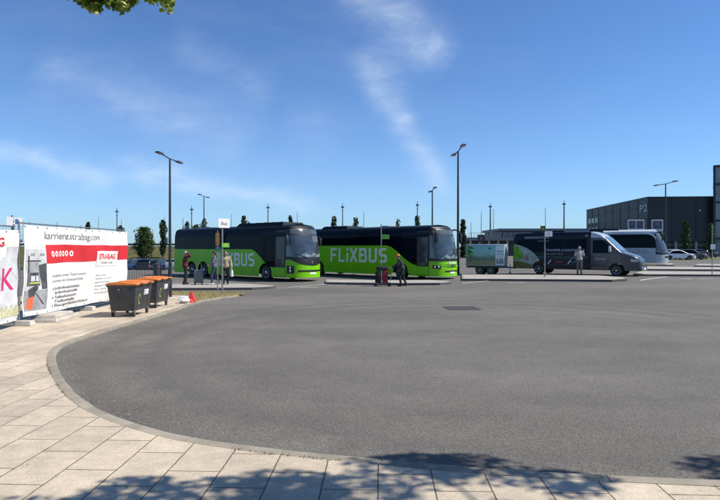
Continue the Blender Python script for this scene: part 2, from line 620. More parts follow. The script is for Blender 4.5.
def drape(mb, pts2, faces, fn, mi=0, longest=.10):
    """lay a flat 2D shape on a creased surface: cut it fine, then map every corner"""
    bm = bmesh.new()
    vs = [bm.verts.new((p[0], p[1], 0)) for p in pts2]
    for f in faces:
        try:
            bm.faces.new([vs[i] for i in f])
        except ValueError:
            pass
    for _ in range(6):
        bmesh.ops.triangulate(bm, faces=bm.faces)
        es = [e for e in bm.edges if e.calc_length() > longest]
        if not es: break
        bmesh.ops.subdivide_edges(bm, edges=es, cuts=1)
    bmesh.ops.triangulate(bm, faces=bm.faces)
    bm.verts.index_update()
    mb.add([fn(v.co.x, v.co.y) for v in bm.verts], [tuple(v.index for v in f.verts) for f in bm.faces], mi)
    bm.free()


def ribbon(pts, t, closed=False):
    """2D stroke of width t -> list of quads"""
    P = [Vector(p) for p in pts]
    n = len(P); Ls, Rs = [], []
    for i in range(n):
        a = P[i - 1] if (i > 0 or closed) else None
        c = P[(i + 1) % n] if (i < n - 1 or closed) else None
        d1 = (P[i] - a).normalized() if a is not None else None
        d2 = (c - P[i]).normalized() if c is not None else None
        if d1 is None: d1 = d2
        if d2 is None: d2 = d1
        n1, n2 = Vector((-d1.y, d1.x)), Vector((-d2.y, d2.x))
        mm = (n1 + n2).normalized()
        k = t / 2 / max(.35, mm.dot(n1))
        Ls.append(P[i] + mm * k); Rs.append(P[i] - mm * k)
    q = []
    for i in range(n if closed else n - 1):
        j = (i + 1) % n
        q.append([Rs[i], Rs[j], Ls[j], Ls[i]])
    return q


def bus_word(mb, fn, x0, x1, z0, h, mi=0):
    """the coach operator's name in its narrow rounded capitals with a dotted small i"""
    t = .17
    G = {
        'F': [([(.09, 0), (.09, .92), (.60, .92)], 0), ([(.09, .50), (.54, .50)], 0)],
        'L': [([(.09, 1), (.09, .08), (.56, .08)], 0)],
        'i': [([(.09, 0), (.09, .66)], 0), ([(.09, .80), (.09, 1)], 0)],
        'X': [([(.07, 0), (.60, 1)], 0), ([(.60, 0), (.07, 1)], 0)],
        'B': [([(.09, .09), (.09, .91), (.47, .91), (.55, .83), (.55, .60), (.47, .52), (.09, .52)], 0), ([(.40, .52), (.52, .50), (.60, .42), (.60, .17), (.52, .09), (.0, .09)], 0)],
        'U': [([(.09, 1), (.09, .18), (.18, .09), (.50, .09), (.59, .18), (.59, 1)], 0)],
        'S': [([(.58, .91), (.18, .91), (.09, .82), (.09, .61), (.18, .52), (.50, .50), (.59, .41), (.59, .18), (.50, .09), (.07, .09)], 0)]}
    wd = {'F': .62, 'L': .58, 'i': .18, 'X': .67, 'B': .69, 'U': .68, 'S': .67}
    word = 'FLiXBUS'; gap = .13
    tot = sum(wd[c] for c in word) + gap * (len(word) - 1)
    sx = (x1 - x0) / tot
    x = x0
    for c in word:
        for pts, cl in G[c]:
            lay = 0
            for q in ribbon(pts, t):
                lay += 1
                mb.add([fn(x + p.x * sx, z0 + p.y * h) for p in q], [(0, 1, 2, 3)], mi)
        x += (wd[c] + gap) * sx


# ---------------------------------------------------------------- the setting
def sheet(name, poly, z, m, kind='structure', zfun=None):
    mb = MB(); mb.add([(x, y, z + (zfun(x, y) if zfun else 0)) for x, y in poly], [tuple(range(len(poly)))])
    o = mb.build(name, m); o['kind'] = kind
    return o


def densify(pts, step, closed=False):
    out = []
    n = len(pts)
    for i in range(n if closed else n - 1):
        a, b = Vector(pts[i]), Vector(pts[(i + 1) % n])
        k = max(1, int((b - a).length / step))
        out += [tuple(a.lerp(b, j / k)) for j in range(k)]
    if not closed:
        out.append(tuple(pts[-1]))
    return out


def smooth_line(pts, it=3):
    for _ in range(it):
        q = [pts[0]]
        for a, b in zip(pts[:-1], pts[1:]):
            q.append((a[0] * .75 + b[0] * .25, a[1] * .75 + b[1] * .25))
            q.append((a[0] * .25 + b[0] * .75, a[1] * .25 + b[1] * .75))
        q.append(pts[-1]); pts = q
    return pts


# far ground with the sunken car park
sheet('ground', [(-2500, -800), (2500, -800), (2500, 4500), (-2500, 4500)], -.86, m_ground)

# asphalt yard
mb = MB()
xs = [-60, -40, -25, -18, -12, -6, 0, 2, 4, 6, 8, 10, 12, 14, 16, 18, 25, 40, 70, 120]
ys = [-25, -5, 4, 8, 12, 15, 18, 21, 24, 27, 30, 33, 36, 40, 46, 50]
yr = ys + [60, 75, 95, 130, 180]
idx = {}
for x in xs:
    for y in yr:
        if y > 50 and x < 0: continue
        idx[(x, y)] = len(mb.v); mb.v.append((x, y, gz(x, y)))
for i in range(len(xs) - 1):
    for j in range(len(yr) - 1):
        q = [(xs[i], yr[j]), (xs[i + 1], yr[j]), (xs[i + 1], yr[j + 1]), (xs[i], yr[j + 1])]
        if all(p in idx for p in q):
            mb.f.append(tuple(idx[p] for p in q)); mb.m.append(0)
nv = len(mb.v)
edge = [(-60, 50)] + [(x, 50) for x in xs[1:] if x <= 0] + [(0, y) for y in yr if y > 50]
for a, b in zip(edge[:-1], edge[1:]):
    mb.add([(a[0], a[1], 0), (b[0], b[1], 0), (b[0], b[1], -.86), (a[0], a[1], -.86)], [(0, 1, 2, 3)])
o = mb.build('road', m_asph, clean=True, smooth=True); o['kind'] = 'structure'

# kerb line from lower right round the corner and along the fence
PH = .055
kp = [(760, 481.5), (690, 479.2), (610, 475.5), (535, 471.5), (460, 466.5), (360, 456.8), (310, 452.6), (260, 447), (210, 440.5), (175, 434), (150, 427.5),
      (120, 418), (95, 407.5), (76, 394), (65, 381), (57, 367), (54.5, 356), (59, 347.5), (70, 341.5), (86, 336.5), (120, 326), (150, 317.5), (178, 309)]
kw = [(at(a, b, PH).x, at(a, b, PH).y) for a, b in kp]
kw = [(14, 4.3), (9, 4.45)] + kw
kerb_out = smooth_line(kw, 2)
tail = [(-6.0, 18.6), (-5.95, 20.2), (-5.6, 21.6), (-5.0, 22.8)]
kerb_out = kerb_out[:-1] + smooth_line([kerb_out[-1]] + tail, 2)


def offset_line(line, d):
    out = []
    for i, p in enumerate(line):
        a = Vector(line[max(0, i - 1)]); b = Vector(line[min(len(line) - 1, i + 1)])
        t = (b - a).normalized()
        out.append((p[0] + t.y * -d * -1 * -1, p[1] + t.x * d * -1 * -1))
    return out


def left_of(line, d):
    out = []
    for i, p in enumerate(line):
        a = Vector(line[max(0, i - 1)]); b = Vector(line[min(len(line) - 1, i + 1)])
        t = (b - a).normalized()
        out.append((p[0] - t.y * d, p[1] + t.x * d))
    return out


kerb_in = left_of(kerb_out, .14)          # travelling right to left, the pavement lies on the left hand
# kerb stones, each about a metre long with a narrow joint
mb = MB()
acc, seg = 0.0, [0]
cum = [0.0]
for a, b in zip(kerb_out[:-1], kerb_out[1:]):
    cum.append(cum[-1] + (Vector(b) - Vector(a)).length)


def along(line, s):
    s = max(0, min(cum[-1] - 1e-6, s))
    i = int(np.searchsorted(cum, s, side='right')) - 1
    t = (s - cum[i]) / max(1e-9, cum[i + 1] - cum[i])
    return (line[i][0] * (1 - t) + line[i + 1][0] * t, line[i][1] * (1 - t) + line[i + 1][1] * t)


s = 0.0
while s < cum[-1] - .3:
    e = min(s + .98, cum[-1])
    k = 5
    h = PH + .004 + rnd.uniform(-.002, .003)
    vs, fs = [], []
    for j in range(k + 1):
        s0 = s + (e - s) * j / k
        a, d = along(kerb_out, s0), along(kerb_in, s0)
        w0, w1 = rnd.uniform(-.004, .004), rnd.uniform(-.003, .003)
        ch = .010 + max(0, rnd.gauss(0, .005)) + (.012 if j in (0, k) and rnd.random() < .3 else 0)
        m_ = (a[0] * .88 + d[0] * .12, a[1] * .88 + d[1] * .12)
        vs += [(a[0], a[1], -.1), (a[0] + w0, a[1] + w0, h - ch), (m_[0], m_[1], h), (d[0] + w1, d[1], h - .002), (d[0], d[1], -.1)]
    for j in range(k):
        for q in range(4):
            fs.append((j * 5 + q, j * 5 + q + 1, j * 5 + q + 6, j * 5 + q + 5))
    fs += [(0, 1, 2, 3, 4), tuple(k * 5 + q for q in (4, 3, 2, 1, 0))]
    mb.add(vs, fs)
    s += .988
o = mb.build('kerb', m_kerb); o['kind'] = 'structure'

pav = list(left_of(kerb_out, .136)) + [(-6.6, 23.2), (-9.2, 23.6), (-14, 23.6), (-14, 14), (-16, 8), (-16, -8), (14, -8)]
mb = MB()
n = len(pav)
mb.add([(x, y, PH) for x, y in pav] + [(x, y, -.2) for x, y in pav], [tuple(range(n))] + [(i, (i + 1) % n, n + (i + 1) % n, n + i) for i in range(n)])
o = mb.build('pavement', m_pave); o['kind'] = 'structure'

# dry verge at the corner beyond the bins
vg = [(-6.5, 20.6), (-6.12, 20.3), (-6.1, 20.6), (-5.76, 21.7), (-5.15, 22.9), (-5.0, 23.7), (-6.0, 24.1), (-9.0, 24.3), (-9.0, 23.2), (-7.0, 22.8)]
o = sheet('verge', vg, PH + .006, m_dry)
rg = random.Random(3)
mb = MB()


def inside(p, poly):
    x, y = p; c = False
    for i in range(len(poly)):
        (x1, y1), (x2, y2) = poly[i], poly[i - 1]
        if (y1 > y) != (y2 > y) and x < (x2 - x1) * (y - y1) / (y2 - y1) + x1:
            c = not c
    return c


cnt = 0
while cnt < 3800:
    p = (rg.uniform(-9, -4.9), rg.uniform(20.2, 24.3))
    if not inside(p, vg): continue
    cnt += 1
    h = rg.uniform(.03, .13); a = rg.uniform(0, 6.28); w = .008
    dx, dy = math.cos(a) * w, math.sin(a) * w
    lx, ly = rg.uniform(-.05, .05), rg.uniform(-.05, .05)
    mb.add([(p[0] - dx, p[1] - dy, PH), (p[0] + dx, p[1] + dy, PH), (p[0] + lx, p[1] + ly, PH + h)], [(0, 1, 2)])
o = mb.build('dry_grass', mat_leaf('dry_grass_blades', (.30, .24, .10), (.50, .42, .22), .25, 2.0))
tag(o, 'dry straw coloured grass on the verge behind the bins', 'grass', kind='stuff')
# weeds and moss along the kerb joint
mb = MB()
for _ in range(1700):
    s = rg.uniform(cum[-1] * .2, cum[-1] * .93)
    c = along(kerb_in, s)
    x, y = c[0] + rg.gauss(0, .012), c[1] + rg.gauss(0, .012)
    if math.sin(s * 3.1) + math.sin(s * 1.3 + 1) < .5: continue
    h = rg.uniform(.006, .028); a = rg.uniform(0, 6.28)
    mb.add([(x - math.cos(a) * .006, y - math.sin(a) * .006, PH), (x + math.cos(a) * .006, y + math.sin(a) * .006, PH), (x + rg.uniform(-.02, .02), y + rg.uniform(-.02, .02), PH + h)], [(0, 1, 2)])
o = mb.build('weeds', mat_leaf('kerb_weeds', (.12, .10, .03), (.25, .22, .08), .2, 3.0))
tag(o, 'tiny dry weeds growing in the joint behind the kerb', 'weeds', kind='stuff')


mb = MB()
rg = random.Random(31)
for _ in range(900):
    if rg.random() < .8:
        s = rg.uniform(cum[-1] * .1, cum[-1] * .95); c = along(kerb_out, s); d = along(kerb_in, s)
        f = abs(rg.gauss(0, 1.3)) + .05
        x, y = c[0] + (c[0] - d[0]) * f, c[1] + (c[1] - d[1]) * f
    else:
        x, y = rg.uniform(-5, 6), rg.uniform(5.6, 20)
    z = gz(x, y); r = rg.uniform(.004, .013)
    mb.add([(x - r, y, z), (x + r * .6, y - r * .8, z), (x + r * .5, y + r * .9, z), (x, y, z + r * .9)], [(0, 1, 3), (1, 2, 3), (2, 0, 3)])
o = mb.build('grit', mat_noise2('grit_stones', (.16, .14, .11), (.55, .50, .42), 30, .9, 0))
tag(o, 'loose grit and tiny stones along the kerb and on the asphalt', 'grit', kind='stuff')


# platforms (raised islands of the bus bays)
def island(pix, h=.12, name='platform'):
    P = [at(a, b, h) for a, b in pix]
    P = [(p.x, p.y) for p in P]
    P = densify(P, 1.5, True)
    mb = MB(); n = len(P)
    c = Vector((sum(p[0] for p in P) / n, sum(p[1] for p in P) / n))
    inn = []
    for i, p in enumerate(P):
        a, b = Vector(P[i - 1]), Vector(P[(i + 1) % n])
        t = (b - a).normalized(); nn = Vector((-t.y, t.x))
        if nn.dot(c - Vector(p)) < 0: nn = -nn
        inn.append((p[0] + nn.x * .12, p[1] + nn.y * .12))
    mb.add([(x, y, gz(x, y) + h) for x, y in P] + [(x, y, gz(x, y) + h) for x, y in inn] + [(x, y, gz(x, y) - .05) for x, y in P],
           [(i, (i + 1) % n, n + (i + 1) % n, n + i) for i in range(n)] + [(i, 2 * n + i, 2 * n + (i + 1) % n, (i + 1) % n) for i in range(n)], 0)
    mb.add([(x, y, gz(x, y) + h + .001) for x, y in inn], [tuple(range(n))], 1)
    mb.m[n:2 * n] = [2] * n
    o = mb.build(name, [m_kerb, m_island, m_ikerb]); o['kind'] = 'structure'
    return o


island([(60, 288.6), (252, 287.6), (268, 286.8), (276, 285.9), (270, 285.0), (240, 283.4), (60, 282.8)], .12)
island([(326, 282.2), (440, 282.9), (451, 282), (449, 281.0), (430, 279.8), (326, 279.4)], .12)
island([(462, 278.8), (540, 279.2), (612, 279.7), (627, 278.8), (622, 277.2), (600, 275.5), (540, 274.7), (462, 274.4)], .12)
island([(633, 274.2), (740, 274.6), (740, 272.0), (640, 271.2)], .12)
island([(642, 268.9), (740, 269.6), (740, 267.2), (646, 266.6)], .12)
island([(694, 265.4), (740, 266.0), (740, 264.2), (698, 263.9)])
island([(657, 264.7), (674, 264.7), (673, 263.4), (659, 263.4)])

# painted lines
mb = MB()


def pline(a, b, w=.14):
    p, q = at(*a), at(*b)
    d = (q - p); d.z = 0; d.normalize()
    nn = Vector((-d.y, d.x, 0)) * w / 2
    k = 5
    for i in range(k):
        u, v = p.lerp(q, i / k), p.lerp(q, (i + 1) / k)
        c = [u - nn, v - nn, v + nn, u + nn]
        mb.add([(t.x, t.y, gz(t.x, t.y) + .010) for t in c], [(0, 1, 2, 3)])


for a, b in (((289, 287.4), (340, 283.2)), ((300, 287.6), (318, 287.5)), ((328, 285.4), (346, 285.2)), ((462, 283.4), (500, 279.9)),
             ((508, 283.0), (524, 282.6)), ((640, 280.6), (667, 276.9)), ((682, 279.2), (692, 279.0)), ((700, 279.0), (714, 278.6))):
    pline(a, b, .16)
o = mb.build('road_marking', m_line); o['kind'] = 'structure'

# the bank and sunken car park on the left
mb = MB()
prof = [(71, -.87), (74, -.5), (80, .6), (88, 1.75), (94, 2.2), (100, 2.3), (150, 2.3), (152, -.9)]
xs2 = [-260, -200, -150, -110, -85, -65, -50, -40, -30, -20, -10, 0, 12]
rg = random.Random(5)
g = [[(x, y + rg.uniform(-.6, .6), z + (rg.uniform(-.12, .12) if z > 0 else 0)) for (y, z) in prof] for x in xs2]
vs = [p for r in g for p in r]; k = len(prof)
mb.add(vs, [(i * k + j, (i + 1) * k + j, (i + 1) * k + j + 1, i * k + j + 1) for i in range(len(xs2) - 1) for j in range(k - 1)])
o = mb.build('embankment', m_bank, smooth=True); o['kind'] = 'structure'
sheet('car_park', [(-80, 50.02), (-.02, 50.02), (-.02, 71), (-80, 71)], -.85, m_asph)
sheet('lawn', [(42, 80), (64, 80), (110, 84), (110, 96), (42, 96)], .012, m_lawn, zfun=lambda x, y: .30)
# ---------------------------------------------------------------- foliage
def leaf_mesh(name, P, size, m, parent=None, seed=0, droop=0.3, fold=.25, elong=1.6):
    """many small folded leaves at the points P"""
    r = np.random.default_rng(seed)
    P = np.asarray(P, float); n = len(P)
    a = r.normal(size=(n, 3)); a[:, 2] -= droop; a /= np.linalg.norm(a, axis=1)[:, None]
    b = r.normal(size=(n, 3)); b -= (b * a).sum(1)[:, None] * a; b /= np.linalg.norm(b, axis=1)[:, None]
    c = np.cross(a, b)
    s = size * r.uniform(.65, 1.25, n)[:, None]
    v = np.empty((n, 4, 3))
    v[:, 0] = P - a * s * .5 * elong * .6
    v[:, 1] = P + b * s * .42 + c * s * fold
    v[:, 2] = P + a * s * .5 * elong * .6
    v[:, 3] = P - b * s * .42 + c * s * fold
    V = v.reshape(-1, 3)
    i = np.arange(n)[:, None] * 4
    Fc = np.concatenate([i + np.array([[0, 1, 2]]), i + np.array([[0, 2, 3]])], 1).reshape(-1, 3)
    me = bpy.data.meshes.new(name)
    me.from_pydata(V.tolist(), [], Fc.tolist())
    me.materials.append(m)
    o = bpy.data.objects.new(name, me); COL.objects.link(o)
    if parent: o.parent = parent
    return o


def clump_points(centers, rad, per, seed):
    r = np.random.default_rng(seed)
    out = []
    for (c, k) in zip(centers, rad):
        d = r.normal(size=(per, 3)); d /= np.linalg.norm(d, axis=1)[:, None]
        out.append(np.asarray(c) + d * (k * r.uniform(.35, 1.0, per) ** .6)[:, None])
    return np.concatenate(out)


m_lf_dark = mat_leaf('dark_conifer_leaf', (.014, .030, .010), (.050, .085, .026), .2, .8)
m_lf_mid = mat_leaf('broad_leaf', (.022, .045, .010), (.085, .13, .028), .3, .7)
m_lf_lin = mat_leaf('linden_leaf', (.06, .13, .015), (.24, .33, .05), .5, 3.5, hi=(.80, .74, .36))  # hi: pale bracts, and sunlight on leaves put into the colour
m_lf_yel = mat_leaf('pale_bush_leaf', (.05, .07, .015), (.15, .16, .05), .3, .9)


def small_tree(name, label, loc, h, w, shape, m, seed, group, n=26, per=90, leaf=.22, trunk=.25):
    t = thing(name, label, 'tree', loc, 0, group)
    r = random.Random(seed)
    tb = MB()
    tb.tube([(0, 0, -.3), (.03, 0, h * .3), (0, .04, h * .6), (.02, 0, h * .9)], [w * .06 + .05, w * .05 + .04, w * .03 + .02, .015], 8)
    cs, ks = [], []
    for i in range(n):
        f = (i + .5) / n
        z = h * (trunk + (1 - trunk) * f)
        if shape == 'column':
            rr = w / 2 * min(1, 4.5 * (1 - f) ** .8, .55 + 2.5 * f)
        elif shape == 'cone':
            rr = w / 2 * (1 - f) ** .8 + .08
        else:
            rr = w / 2 * math.sqrt(max(0.04, 1 - (2 * f - 1) ** 2)) * r.uniform(.75, 1.1)
        for q in range(1 if shape == 'column' else 2):
            a = r.uniform(0, 6.28); d = rr * r.uniform(.25, .75) if shape != 'column' else rr * r.uniform(.05, .4)
            cs.append((math.cos(a) * d, math.sin(a) * d, z)); ks.append(max(.16, h * (1 - trunk) / n * 1.25, rr * r.uniform(.38, .62) if shape != 'column' else rr * r.uniform(.6, .95)))
            if shape == 'round':
                tb.tube([(0, 0, z * .6), (math.cos(a) * d * .6, math.sin(a) * d * .6, z * .9), (math.cos(a) * d, math.sin(a) * d, z)], [.05, .03, .012], 5)
    tb.build('trunk', m_bark, t, smooth=True)
    leaf_mesh('crown', clump_points(cs, ks, per, seed), leaf, m, t, seed, fold=.2)
    return t


TG = 'trees on the bank behind the yard'


def bank_z(y):
    return float(np.interp(y, [p[0] for p in prof], [p[1] for p in prof]))


small_tree('broadleaf_tree', 'round green broadleaf tree on the dry bank beyond the parked cars', (atd(143.5, 76), 76, -.1), 5.0, 3.3, 'round', m_lf_mid, 11, TG, 24, 70, .24, .2)
cy = small_tree('cypress_tree', 'tall narrow dark cypress standing left of the tall lamp post on the bank', (atd(163, 80), 80, .6), 5.5, 1.25, 'column', m_lf_dark, 12, TG, 22, 110, .2, .1)
small_tree('cypress_tree', 'dark cypress standing alone between the green coach mirror and the trailer', (atd(463, 95), 95, .0), 6.9, 1.5, 'cone', m_lf_dark, 13, TG, 22, 110, .22, .05)
for px, ty, w, sh, m_, sd, lab in (
        (120.5, 226, 1.5, 'cone', m_lf_dark, 14, 'small dark conifer tip showing above the right end of the banner'),
        (187, 222.5, 1.4, 'cone', m_lf_dark, 15, 'small conifer tip above the rear roof of the left coach'),
        (195.5, 225, 2.2, 'round', m_lf_yel, 16, 'pale bush crown above the rear roof of the left coach'),
        (204, 219, 1.4, 'column', m_lf_dark, 17, 'dark column tree at the foot of the small double lamp above the left coach'),
        (244, 216.5, 2.2, 'round', m_lf_dark, 18, 'dark rounded tree top right of the white stop sign above the left coach'),
        (290.5, 216.5, 1.4, 'cone', m_lf_dark, 19, 'dark conifer tip above the front roof of the left coach'),
        (334, 217.5, 1.1, 'cone', m_lf_dark, 20, 'dark conifer tip above the rear roof of the right coach'),
        (355, 218.5, 1.5, 'round', m_lf_dark, 21, 'small bushy tree top above the middle of the right coach roof'),
        (398, 220, .9, 'cone', m_lf_dark, 22, 'tiny conifer tip above the front roof of the right coach'),
        (417.5, 217, 1.2, 'cone', m_lf_dark, 23, 'conifer tip at the foot of the mast above the right coach'),
        (88, 222.5, 1.3, 'cone', m_lf_dark, 24, 'small conifer tip showing above the middle of the white banner')):
    d = 92.0
    z0 = bank_z(d) if px < 300 else -.8
    sh = 'column' if sh == 'cone' and rnd.random() < .35 else sh
    top = CAMH + (HY - ty) / F * d
    small_tree('conifer_tree' if sh != 'round' else 'bush', lab, (atd(px, d), d, z0), top - z0, w * 1.05, sh, m_, sd, TG, 22, 34, .26, .06)
# trees in front of the dark car park building
for px, d, ty, w, sd, lab in ((686, 88, 222, 1.9, 31, 'narrow dark tree before the dark building right of the far lamp post'),
                              (711, 92, 224, 1.7, 32, 'thin leafy young tree at the right edge before the glass tower')):
    small_tree('column_tree', lab, (atd(px, d), d, .3), CAMH + (HY - ty) / F * d - .3, w, 'column', m_lf_mid if sd == 32 else m_lf_dark, sd, 'trees before the dark building', 18, 80, .25, .2)
# dark hedge behind the parked cars
mb = MB(); mb.box(-42, -16, 69.6, 70.6, -.86, .35)
hd = thing('hedge', 'low dark hedge along the foot of the bank behind the parked cars', 'hedge', (0, 0, 0))
r = np.random.default_rng(9)
mb.build('stem_core', mat('hedge_core', (.015, .02, .008), .9), hd)
leaf_mesh('foliage', np.column_stack([r.uniform(-42.2, -15.8, 9000), r.uniform(69.4, 70.8, 9000), r.uniform(-.8, .58, 9000) + r.normal(0, .06, 9000)]), .22, m_lf_dark, hd, 3)


# the two lindens beside the camera: only a branch tip and their shadow are in view
def visible(x, y, z, mg=0.0):
    if y < .3: return False
    u, v = x / y * F + CX, HY - (z - CAMH) / y * F
    return -15 - mg < u < 735 + mg and v > -8 - mg


def linden(label, base, crown_c, rad, lobes, n, seed, leaf, tips=()):
    t = thing('linden_tree', label, 'tree', base, 0, None)
    r = np.random.default_rng(seed)
    bx, by = base[0], base[1]
    c = np.array(crown_c)
    tb = MB()
    top = c - np.array(base)
    tb.tube([(0, 0, -.1), (.03, .02, 1.2), (top[0] * .12, top[1] * .12, 2.6), (top[0] * .4, top[1] * .4, 4.2), (top[0] * .8, top[1] * .8, top[2]), (top[0], top[1], top[2] + rad[2] * .7)], [.17, .14, .125, .10, .07, .02], 10)
    cs = []
    while len(cs) < 70:
        p = r.normal(size=3); p /= np.linalg.norm(p); p *= r.uniform(.55, 1.0) ** .5
        q = c + p * np.array(rad)
        if visible(*q, mg=70) or q[2] < 3.2: continue
        cs.append(q)
    for lc in lobes: cs.append(np.array(lc))
    ks = [r.uniform(.45, .8) if i < 70 else r.uniform(.35, .5) for i in range(len(cs))]
    for q in cs[::3]:
        e = q - np.array(base); s0 = np.array((top[0] * .5, top[1] * .5, min(e[2] * .75, top[2])))
        mid = (s0 + e) / 2 + np.array((0, 0, .25))
        if visible(*(mid + np.array(base)), mg=10): continue
        tb.tube([tuple(s0), tuple(mid), tuple(e)], [.05, .03, .01], 5)
    tb.build('trunk', m_bark, t, smooth=True)
    P = clump_points(cs, ks, n // len(cs), seed)
    P = np.array([p for p in P if not visible(*p)])
    if len(tips):
        T = []
        for (q, k, nn) in tips:
            T.append(clump_points([q], [k], nn, seed + len(T)))
        P = np.concatenate([P] + T)
    leaf_mesh('crown', P - np.array(base), leaf, m_lf_lin, t, seed, droop=.6)
    return t


def tip(px, py, d):
    return np.array((atd(px, d), d, CAMH + (HY - py) / F * d))


tips = []
rg = random.Random(21)
prof_tip = [(70, -2), (78, 3), (86, 9), (93, 12), (100, 14), (106, 9), (112, 7), (117, 13), (121, 17), (126, 12), (131, 4), (137, 0), (142, 0), (147, 4), (152, 9), (158, 9), (163, 7), (167, 15), (170, 19), (173, 6), (175, 2)]
for _ in range(150):
    px = rg.uniform(69, 175)
    low = float(np.interp(px, [p[0] for p in prof_tip], [p[1] for p in prof_tip]))
    f = rg.random() ** .7
    py = low - 1.5 - f * 22
    tips.append((tip(px, py, 5.4 + rg.uniform(-.3, .3)), rg.uniform(.025, .07), 22))
linden('leafy linden branch tip hanging into the top left corner of the sky', (-3.6, -1.6, PH), (-2.6, 1.5, 7.4), (3.0, 3.6, 2.4), [], 9000, 41, .060, tips)
lob = [(8.75, 4.75, 6.2), (9.2, 4.7, 6.0), (5.7, 4.9, 6.1), (6.2, 4.8, 6.2), (5.3, 4.7, 5.9), (6.8, 4.5, 6.1), (4.2, 4.3, 5.7), (3.4, 4.1, 5.4), (2.5, 3.85, 5.5), (2.9, 4.2, 5.7), (1.9, 3.7, 5.4)]
linden('linden standing right of the camera that throws the leafy shadow on the kerb', (7.4, -1.4, PH), (5.7, 1.0, 7.0), (4.3, 3.3, 2.5), lob, 34000, 43, .095)


